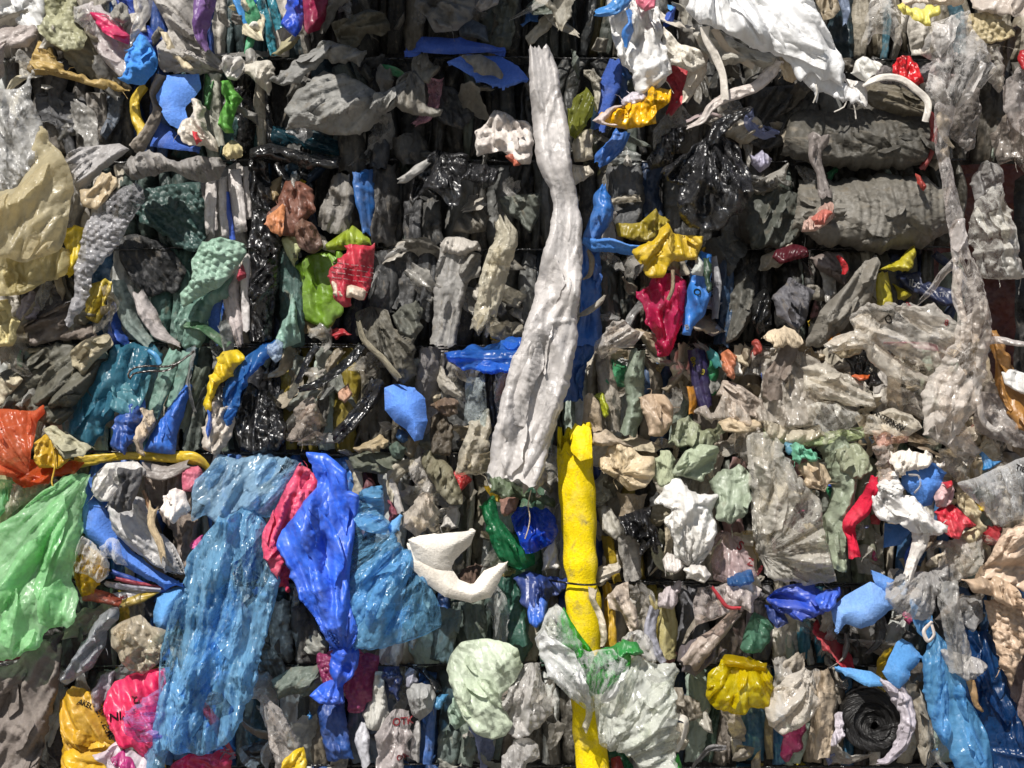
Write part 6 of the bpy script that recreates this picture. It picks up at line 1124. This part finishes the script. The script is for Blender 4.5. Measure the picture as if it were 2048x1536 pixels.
# ------------------------------------------------------------------ compressed folds between the wires
PAL = [  # per row: x from, colours
 [(-200, 'a39c94 c7c2ba 8a8a7a'), (240, '1e4890 2c6aa8 77787a'), (430, '1f4a58 2b6572 3a4a4c 8c867c'), (600, '3c3c3a 4a4a46 2c2c2c'), (960, '4c524a 3c4244 2c3236 58605a'), (1180, '5c6458 8c7a20 6c6c66'), (1360, '8c8a84 a8a49c 5c5a54'), (1640, '6c6454 8c8474 2c5a6a b0a896')],
 [(-200, '5a5652 6c6660 4a4a4c'), (250, '4c4a46 2c4a4c 20487c'), (400, '7c9488 2f4f50 3c6460 101012 9aa498'), (560, '24505c 2c5c6c 3c3c3c'), (700, '3c3b39 484846 333335'), (1000, '2c2e2e 383c3c 4a4c48'), (1180, '27508c 5c5e5c 3c3e40'), (1300, '4c4c46 8c8678 6a6458'), (1560, '3c3a36 4a463e 2c2a28')],
 [(-200, '8c8880 6c6862 55524c'), (200, '3c4c48 2c4040 4a5a54'), (400, 'b8b2b0 a29c98 8c8886'), (520, '141416 6c5c44 24506c'), (640, '6c6862 1c4c7c 454443'), (780, '4a4947 3d3c3b 545250'), (930, '77736a 5c6058 454543'), (1150, '1c4c84 5a5b5c 444648 6a6a66'), (1340, '2a2a2a 3c3b38 4c4c48'), (1560, '5c5a52 4a4842')],
 [(-200, '6a6058 4c4a44 77705c'), (170, '8c8030 5c6c64 2c5c84'), (300, '3c5c54 4a6a60'), (430, '9c9490 1c50a0 b0a8a4'), (520, '1c1c1e 3c5c54 24344c'), (660, '1c2c5c 3a2444 3c3c40'), (740, '454648 3c3c3e 4c4c4c'), (930, '2c2c2c 8c887c 6a665c'), (1060, '1c5498 30404c'), (1200, '4c5450 3c4444 6c6458 8c8478'), (1340, '3a3a44 44403c 2c4460'), (1460, '4a4a44 5c584e 3c3a36'), (1740, '3c3a34 24304c 4c4a40')],
 [(-200, '5a584c 4c4a40 6c6856'), (150, '4a8090 6a8d80 5a8494'), (400, '5c685c 1c1c20 2a2a2e'), (580, '5c7c74 8c7c20 9c8c74 3c3a38'), (700, '4c483e 5c5648 8c8270'), (840, '8c8888 6c6a68 4a4a48'), (960, '6c7c78 2c2c2e'), (1110, '1c2c4c 3c3c38 4c4840'), (1190, '9c9282 8a8070 6c7464 23466c'), (1340, '26406c 5c5648 3a5040 6c6256'), (1450, '8a7e6c a3957e 6c6254'), (1700, '6c6254 4c443a 3c362e 8a7c68')],
 [(-200, '8a8a60 5a7a50'), (180, '2c68b4 a8a4a0'), (300, '6c6258 8a7e72 4c4640'), (400, '2c68b0 3c3c40'), (700, '5c5850 8c8a86 3c3c3a 7c4c54'), (860, '5c584c 6c6656 4a463c'), (960, '3c5c48 4c6c54 2c4434'), (1080, '1c3c7c a8a49c'), (1190, '8c8478 6c665c a8a090 3c3c3c 8c7c2c'), (1330, '9c968a 5c5c58'), (1440, '8c6c6c 6c7068'), (1660, '7c8470 8c8c78 4c5044'), (1780, '2c6498 8c8478 a8a08c'), (1900, 'a89c88 8c8070 6c5c50')],
 [(-200, '4c4844 3c3a3a'), (130, '3c3c40 8c7c20 4c4c50'), (310, '2c68b0 3c78b8'), (530, '3c3c3a 2c3c40 4c4a46'), (650, '3c3c44 8c8480 24344c'), (850, '4c5a54 24508c 5c665e'), (980, '3c5c50 4a6a5c 2c4a40'), (1090, '6c645c 1c3c78'), (1200, '9c9488 8c7c1c b0a898 7c7e8c'), (1320, '9c9468 5c5c60 6c6464'), (1430, '5c5450 4c4c50 6c6460'), (1540, '2a7894 2468a8 6ca0cc 1c5c74 2e86a8'), (1670, '6c6a66 54524e 7c7870'), (1760, '4c5450 3c3a3c'), (1850, '24507c 5c5854')],
 [(-200, '5c5854 4c4642'), (120, '8c7414 3c3838'), (320, '3c70b0'), (460, '4c5450 3c4440 2c4a50'), (560, '5c645c 4c4e48 6c6456'), (640, '24508c 1c1c20'), (720, '9c9c9c 4c5c70 3c3c40'), (840, '2c5c9c 4c5a58 5c6a64'), (1000, '5c5850 3c5c34 6c645c'), (1100, '5c5850 4c4a46'), (1200, '2c3a44 36424c 2c3c50'), (1400, '2c3640 3c5448 6c645c'), (1470, '2a6080 2c6c98 8c8068 1c5c74 4a8ab0'), (1620, '9c8e7c 6c6458 2c6080'), (1690, '2a2828 4c4844'), (1820, '6c665c 3c3a38 8c8478'), (1880, '24507c 1c3c64')],
 [(-200, '4c4844 8c7414'), (300, 'a01c48 3c70b0'), (480, '5c645c 4c4e48'), (640, '24508c 9c9c9c 2c5c9c'), (1000, '5c5850 9c8c14'), (1200, '2c6c4c 8c9088'), (1400, '9c8c18 2a6080'), (1640, '9c3058 c06048 6c6458'), (1880, '24507c')],
]
BIG = [it for it in ALL if it['lm'] and (it['bb'][2]-it['bb'][0])*(it['bb'][3]-it['bb'][1]) > 900]
used_labels = {it['o']['label'] for it in ALL}
def cname(hx):
    r, g, b = [int(hx[i:i+2], 16) for i in (0, 2, 4)]; mx, mn = max(r, g, b), min(r, g, b); l = (mx+mn)/2
    if mx-mn < 26:
        return 'black' if l < 42 else 'charcoal' if l < 80 else 'dark grey' if l < 115 else 'grey' if l < 150 else 'pale grey'
    import colorsys
    h, s, v = colorsys.rgb_to_hsv(r/255, g/255, b/255); h *= 360
    base = 'red' if h < 15 or h > 345 else 'brown' if h < 45 and l < 130 else 'tan' if h < 52 and l >= 130 else 'olive yellow' if h < 68 else 'green' if h < 165 else 'teal' if h < 200 else 'blue' if h < 255 else 'purple' if h < 300 else 'magenta'
    return ('dark ' if l < 70 else '')+base
def autolabel(x, y, col, kind):
    c = sorted(BIG, key=lambda it: (it['c'][0]-x)**2+(it['c'][1]-y)**2)
    for pick in range(0, 7):
        it = c[pick]; dx = x-it['c'][0]; dy = y-it['c'][1]
        rel = ('right of' if dx > 0 else 'left of') if abs(dx) > abs(dy) else ('below' if dy > 0 else 'above')
        sh = it['short']
        sh = sh if sh.startswith('the ') else 'the '+sh
        for adj in ('', 'wrinkled ', 'narrow ', 'pleated '):
            lb = f'{adj}{cname(col)} {kind} {rel} {sh}'
            if len(lb.split()) <= 15 and lb not in used_labels:
                used_labels.add(lb); return lb
    return None
def covered(x, y, h):
    for it in OPQ:
        b = it['bb']
        if b[0] <= x <= b[2] and b[1] <= y <= b[3] and it['h'] > h-5 and inside(np.array([x]), np.array([y]), it['poly'])[0]: return True
    return False
def isopq(o):
    return o.data.materials[0].name.split('_')[0] not in ('clear', 'veil', 'stretch')
OPQ = [it for it in ALL if isopq(it['o']) and (it['bb'][2]-it['bb'][0])*(it['bb'][3]-it['bb'][1]) > 1200]
nf = 0; CAND = []
for r in range(9):
    y0, y1 = rows[r], rows[r+1]; x = -190; pal = PAL[r]
    if r == 8: y1 = 1700
    while x < (2110 if r in (0, 1, 5, 6, 7, 8) else 1960):
        w = rs.choice([rs.uniform(16, 30), rs.uniform(28, 60)]); xc = x+w/2
        e = [p for p in pal if p[0] <= xc][-1]; cs = e[1].split(); col = cs[rs.randint(len(cs))]
        x += w*.74
        if r in (2, 3) and xc > 1915: continue
        sway = rs.normal(0, 17); ja, jb = rs.uniform(-9, 9), rs.uniform(-9, 9)
        h = rs.uniform(-26, 8)
        pts = [(xc+rs.uniform(-4, 4), y0+4+ja, w*.8), (xc+sway, (y0*2+y1)/3, w*1.08), (xc+sway*.5, (y0+y1*2)/3, w*1.1), (xc+rs.uniform(-7, 7), y1-4+jb, w*.78)]
        chk = [(px+dx*w*.4, py) for px, py in [(p[0]+(q[0]-p[0])*t, p[1]+(q[1]-p[1])*t) for p, q in zip(pts, pts[1:]) for t in (.1, .4, .7)] + [(pts[-1][0], pts[-1][1]-4)] for dx in (-1, 0, 1)]
        chk = [c for c in chk if -20 < c[0] < 2068 and -20 < c[1] < 1556]
        vis = [c for c in chk if not covered(c[0], c[1], h+20)]
        if chk and not vis: continue
        kd = 'film' if rs.rand() < .35 else 'dusty'
        if rs.rand() < .2: col = ('c4beb4', 'a8a090', 'b4b6b2', '9aa89c')[rs.randint(4)]
        l = sum(int(col[i:i+2], 16) for i in (0, 2, 4))/3
        if l < 34: kd = 'gloss'
        elif max(int(col[i:i+2], 16) for i in (0, 2, 4))-min(int(col[i:i+2], 16) for i in (0, 2, 4)) > 70: kd = 'film'
        onscr = [c for c in vis if 0 <= c[0] < 2048 and 0 <= c[1] < 1536]
        CAND.append((len(onscr)/max(1, len(chk))*w if chk else 0, (onscr or vis or [(xc, (y0+y1)/2)]), col, kd, h, pts, dict(
              n=w/rs.uniform(7, 16), pinch=.75, bulge=rs.uniform(12, 32), cr=rs.uniform(4, 11), pa=rs.uniform(6, 12), end=2, tilt=rs.uniform(-10, 10), it=12)))
CAND.sort(key=lambda c: -c[0])
NFOLD = 295-sum(1 for it in ALL if it['o'].name.startswith('film_fold'))
rest = {}
for i, (sc_, vis, col, kd, h, pts, k) in enumerate(CAND):
    shade_k = .56 if 560 < pts[0][0] < 1700 and pts[0][1] < 600 else 1.0  # upper-centre folds dimmed: their shade is painted into the colour
    c2 = ''.join('%02x' % int(int(col[j:j+2], 16)*shade_k) for j in (0, 2, 4))
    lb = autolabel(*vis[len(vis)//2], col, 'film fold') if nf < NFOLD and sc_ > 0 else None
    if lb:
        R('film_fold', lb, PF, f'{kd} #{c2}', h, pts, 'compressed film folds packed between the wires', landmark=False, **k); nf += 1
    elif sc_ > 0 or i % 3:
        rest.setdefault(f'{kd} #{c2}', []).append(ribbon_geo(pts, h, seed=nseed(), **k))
mats_ = list(rest); X = []; Y = []; Z = []; Q = []; UV = []; MI = []; base = 0
for mi, key in enumerate(mats_):
    for x, y, z, q, uv, poly in rest[key]:
        X.append(x); Y.append(y); Z.append(z); Q.append(q+base); UV.append(uv); MI += [mi]*len(q); base += len(x)
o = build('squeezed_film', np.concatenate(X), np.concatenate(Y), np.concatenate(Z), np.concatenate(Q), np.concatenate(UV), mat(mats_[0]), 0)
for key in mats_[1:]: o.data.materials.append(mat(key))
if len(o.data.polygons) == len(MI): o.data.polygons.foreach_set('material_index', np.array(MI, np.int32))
o['kind'] = 'stuff'; tag(o, 'mixed squeezed film filling the gaps between the larger folds', PF)
S('film_sheet','wide grey sheet| jutting out of the bale above the top edge',PF,'dusty #6a6a68',170,'560,-210 1010,-210 1000,-60 930,-40 860,-62 790,-36 720,-60 640,-34 590,-50',tilt=190,pl=(30,9,90),landmark=False)  # out of view, added to throw shade on the upper centre
BRIGHT = ('b02030', '1c4fb0', 'c8a814', '2f8a5c', 'c04a7c', '3f8fd0', 'd8d4cc')
# ------------------------------------------------------------------ small torn scraps caught between the folds
SC = [  # x0,y0,x1,y1,count,colours
 (0, 0, 560, 320, 16, 'b8b2a8 8c867a c9bfa4 6c6a66 9c9890'), (0, 560, 230, 840, 14, '6c6858 a89c80 8a7f6a 4c4a42'),
 (560, 0, 1060, 320, 12, '6c6a66 4a4a48 8a867c 3a3c40'), (1060, 0, 1420, 330, 12, 'a8a294 5c645c 2c5c9c 8c877a c9c1b4'),
 (1400, 120, 1900, 340, 16, 'b0a694 8c8270 5c564c 9c8c8c'), (560, 340, 1060, 690, 12, '6c6860 8c8678 4c4c4c a8a298'),
 (1180, 340, 1760, 690, 20, '7c766a 5c5a54 9c9484 8a7c6c a8a8b4'), (220, 690, 860, 905, 14, '6c7068 a39882 4c4a44 8c8270'),
 (860, 700, 1540, 905, 18, 'a3967e 8a7e6a 6c6656 b8ac94'), (1500, 690, 2040, 905, 34, 'c4b69c a8987e b8ab92 8c7c68 d0c6b0 7c6c58'),
 (700, 905, 1130, 1165, 18, '8c8678 6c6658 b0a894 5c584c'), (1190, 880, 1760, 1165, 30, 'b8ac94 a0a088 c9bda4 8a826e 6c6a5c d2c8b4'),
 (1740, 880, 2040, 1180, 26, 'c9bda8 b0a48c d6cec0 9c9078 8c7c68'), (0, 1160, 560, 1536, 8, '6c6258 8c8478 4c4844'),
 (520, 1165, 1130, 1536, 16, '6c706a 8c8c84 5c5c58 a09c94'), (1190, 1165, 1700, 1536, 22, 'a09688 8c8478 b8b0a0 6c6a6c'), (1640, 1165, 2040, 1536, 16, '8c867c 6c6660 a89c90 4c4a48')]
for x0, y0, x1, y1, n, cs in SC:
    cs = cs.split(); tries = 0; made = 0
    while made < n and tries < n*6:
        tries += 1
        x = rs.uniform(x0, x1); y = rs.uniform(y0, y1); s = rs.uniform(16, 48)
        if covered(x, y, 40): continue
        m = rs.randint(4, 7); a0 = rs.uniform(0, 6.28); el = rs.uniform(.3, .7); ra = rs.uniform(0, 3.14)
        pts = []
        for k in range(m):
            A = a0+2*math.pi*k/m+rs.uniform(-.4, .4); rr = s*rs.uniform(.6, 1.4)
            u, v = rr*math.cos(A), rr*math.sin(A)*el
            pts.append((x+u*math.cos(ra)-v*math.sin(ra), y+u*math.sin(ra)+v*math.cos(ra)))
        col = cs[rs.randint(len(cs))] if rs.rand() > .13 else BRIGHT[rs.randint(7)]
        if col in BRIGHT: pts = [(x+(p[0]-x)*.55, y+(p[1]-y)*.55) for p in pts]
        lb = autolabel(x, y, col, 'film scrap')
        if lb is None: continue
        kd = ('film', 'dusty', 'clear', 'film')[rs.randint(4)]
        S('film_scrap', lb, PF, f'{kd} #{col}', rs.uniform(30, 56), pts, 'torn scraps caught between the folds', landmark=False, cr=rs.uniform(5, 12), sc=rs.uniform(18, 34), rag=4, step=3, it=14, drop=4, roll=5, bulge=4,
          smooth=False, tilt=rs.uniform(-30, 34), pl=(rs.uniform(9, 18), rs.uniform(5, 10), math.degrees(ra)+rs.uniform(-20, 20)) if rs.rand() < .75 else None)
        made += 1
# ------------------------------------------------------------------ curled torn strips
made = tries = 0
while made < 230 and tries < 1300:
    tries += 1
    x0, y0, x1, y1, n_, cs = SC[rs.randint(len(SC))]; cs = cs.split()
    x = rs.uniform(x0, x1); y = rs.uniform(y0, y1)
    if covered(x, y, 44): continue
    A = rs.uniform(0, 6.28) if rs.rand() < .4 else rs.normal(1.57, .5); Ls = rs.uniform(40, 140); w = rs.uniform(7, 30); cv = rs.uniform(-.5, .5); pts = []
    for k in range(4):
        t_ = k/3-.5; a_ = A+cv*t_*2
        pts.append((x+Ls*t_*math.cos(a_), y+Ls*t_*math.sin(a_), w*(1.3, 1.7, 1.2, .5)[k]*rs.uniform(.7, 1.2), rs.uniform(-8, 12)))
    col = cs[rs.randint(len(cs))] if rs.rand() > .15 else BRIGHT[rs.randint(7)]; lb = autolabel(x, y, col, 'torn strip')
    if lb is None: continue
    R('torn_strip', lb, PF, f"{('film', 'dusty', 'clear', 'clear')[rs.randint(4)]} #{col}", rs.uniform(38, 60), pts, 'curled torn strips caught between the folds', landmark=False, cr=rs.uniform(8, 14), end=8, rag=.22, n=rs.uniform(1, 3), pa=rs.uniform(4, 8), bulge=2, twist=rs.uniform(-1, 1), lean=2.6)
    made += 1
# ------------------------------------------------------------------ the mass behind, the wall beyond the end of the bale, the yard
def plain(name, co, faces, m, kind=None):
    me = bpy.data.meshes.new(name); me.from_pydata(co, [], faces); me.uv_layers.new(name='flow'); me.materials.append(m); me.update()
    o = bpy.data.objects.new(name, me); COL.objects.link(o)
    if kind: o['kind'] = kind
    return o
gx, gy = np.meshgrid(np.arange(-260, 2150, 12.), np.arange(-180, 1760, 12.)); sh = gx.shape
x = gx.ravel(); y = gy.ravel()
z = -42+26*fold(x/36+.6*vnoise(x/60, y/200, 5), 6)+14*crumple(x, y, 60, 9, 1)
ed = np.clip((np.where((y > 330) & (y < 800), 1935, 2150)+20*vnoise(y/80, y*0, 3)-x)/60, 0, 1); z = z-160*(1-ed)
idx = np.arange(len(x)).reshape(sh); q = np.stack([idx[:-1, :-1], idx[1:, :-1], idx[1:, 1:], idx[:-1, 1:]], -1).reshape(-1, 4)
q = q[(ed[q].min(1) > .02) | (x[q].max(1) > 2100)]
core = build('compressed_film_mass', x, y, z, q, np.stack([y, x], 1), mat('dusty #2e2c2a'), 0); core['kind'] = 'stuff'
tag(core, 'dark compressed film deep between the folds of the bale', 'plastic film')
wm = mat('dusty #6a2c1a .3'); wall = plain('rusty_wall', [(.75, .42, -1.2), (2.4, .42, -1.2), (2.4, .42, 1.4), (.75, .42, 1.4), (.75, .48, -1.2), (2.4, .48, -1.2), (2.4, .48, 1.4), (.75, .48, 1.4)],
    [(0, 1, 2, 3), (7, 6, 5, 4), (0, 4, 5, 1), (1, 5, 6, 2), (2, 6, 7, 3), (3, 7, 4, 0)], wm)
tag(wall, 'rust brown metal wall in shade beyond the right end of the bale', 'wall')
uvl = wall.data.uv_layers[0].data
for lp in wall.data.loops:
    v = wall.data.vertices[lp.vertex_index].co; uvl[lp.index].uv = (v.x, v.z)
gm = bpy.data.materials.new('concrete'); gm.use_nodes = True
b = gm.node_tree.nodes['Principled BSDF']; b.inputs['Roughness'].default_value = .9
nz = gm.node_tree.nodes.new('ShaderNodeTexNoise'); nz.inputs['Scale'].default_value = 3; cr_ = gm.node_tree.nodes.new('ShaderNodeValToRGB')
cr_.color_ramp.elements[0].color = (.16, .15, .13, 1); cr_.color_ramp.elements[1].color = (.28, .26, .23, 1)
gm.node_tree.links.new(nz.outputs[0], cr_.inputs[0]); gm.node_tree.links.new(cr_.outputs[0], b.inputs['Base Color'])
plain('ground', [(-60, -60, -1.35), (60, -60, -1.35), (60, 60, -1.35), (-60, 60, -1.35)], [(0, 1, 2, 3)], gm, 'structure')
# ------------------------------------------------------------------ light, sky, camera
EL, AZ = math.radians(SUN_EL), math.radians(SUN_AZ)          # AZ measured from straight behind the camera, towards the left
d = Vector((-math.sin(AZ)*math.cos(EL), -math.cos(AZ)*math.cos(EL), math.sin(EL)))
sl = bpy.data.lights.new('sun', 'SUN'); sl.energy = SUN_E; sl.angle = math.radians(.53); sl.color = (1, .955, .89)
so = bpy.data.objects.new('sun', sl); so.rotation_euler = (-d).to_track_quat('-Z', 'Y').to_euler(); so.location = (0, -3, 4); COL.objects.link(so)
w = bpy.data.worlds.new('World'); scene.world = w; w.use_nodes = True; nt = w.node_tree
sk = nt.nodes.new('ShaderNodeTexSky'); sk.sky_type = 'NISHITA'; sk.sun_disc = False; sk.sun_elevation = EL
sk.sun_rotation = math.atan2(d.x, d.y) % (2*math.pi)
nt.links.new(sk.outputs[0], nt.nodes['Background'].inputs[0]); nt.nodes['Background'].inputs[1].default_value = SKY
cd = bpy.data.cameras.new('camera'); cd.sensor_width = 36; cd.lens = 36*D/2048.0; cd.clip_start = .1; cd.clip_end = 300
co = bpy.data.objects.new('camera', cd); co.location = (0, -D/1000, 0); co.rotation_euler = (math.pi/2, 0, 0); COL.objects.link(co); scene.camera = co
scene.view_settings.view_transform = 'Standard'; scene.view_settings.look = 'None'; scene.view_settings.gamma = 1
scene.view_settings.exposure = EXPO; scene.view_settings.use_curve_mapping = False
scene.cycles.max_bounces = 8; scene.cycles.transparent_max_bounces = 10; scene.cycles.diffuse_bounces = 3
print('things', len(ALL), 'folds', nf, 'verts', sum(len(o.data.vertices) for o in COL.objects if o.type == 'MESH'))
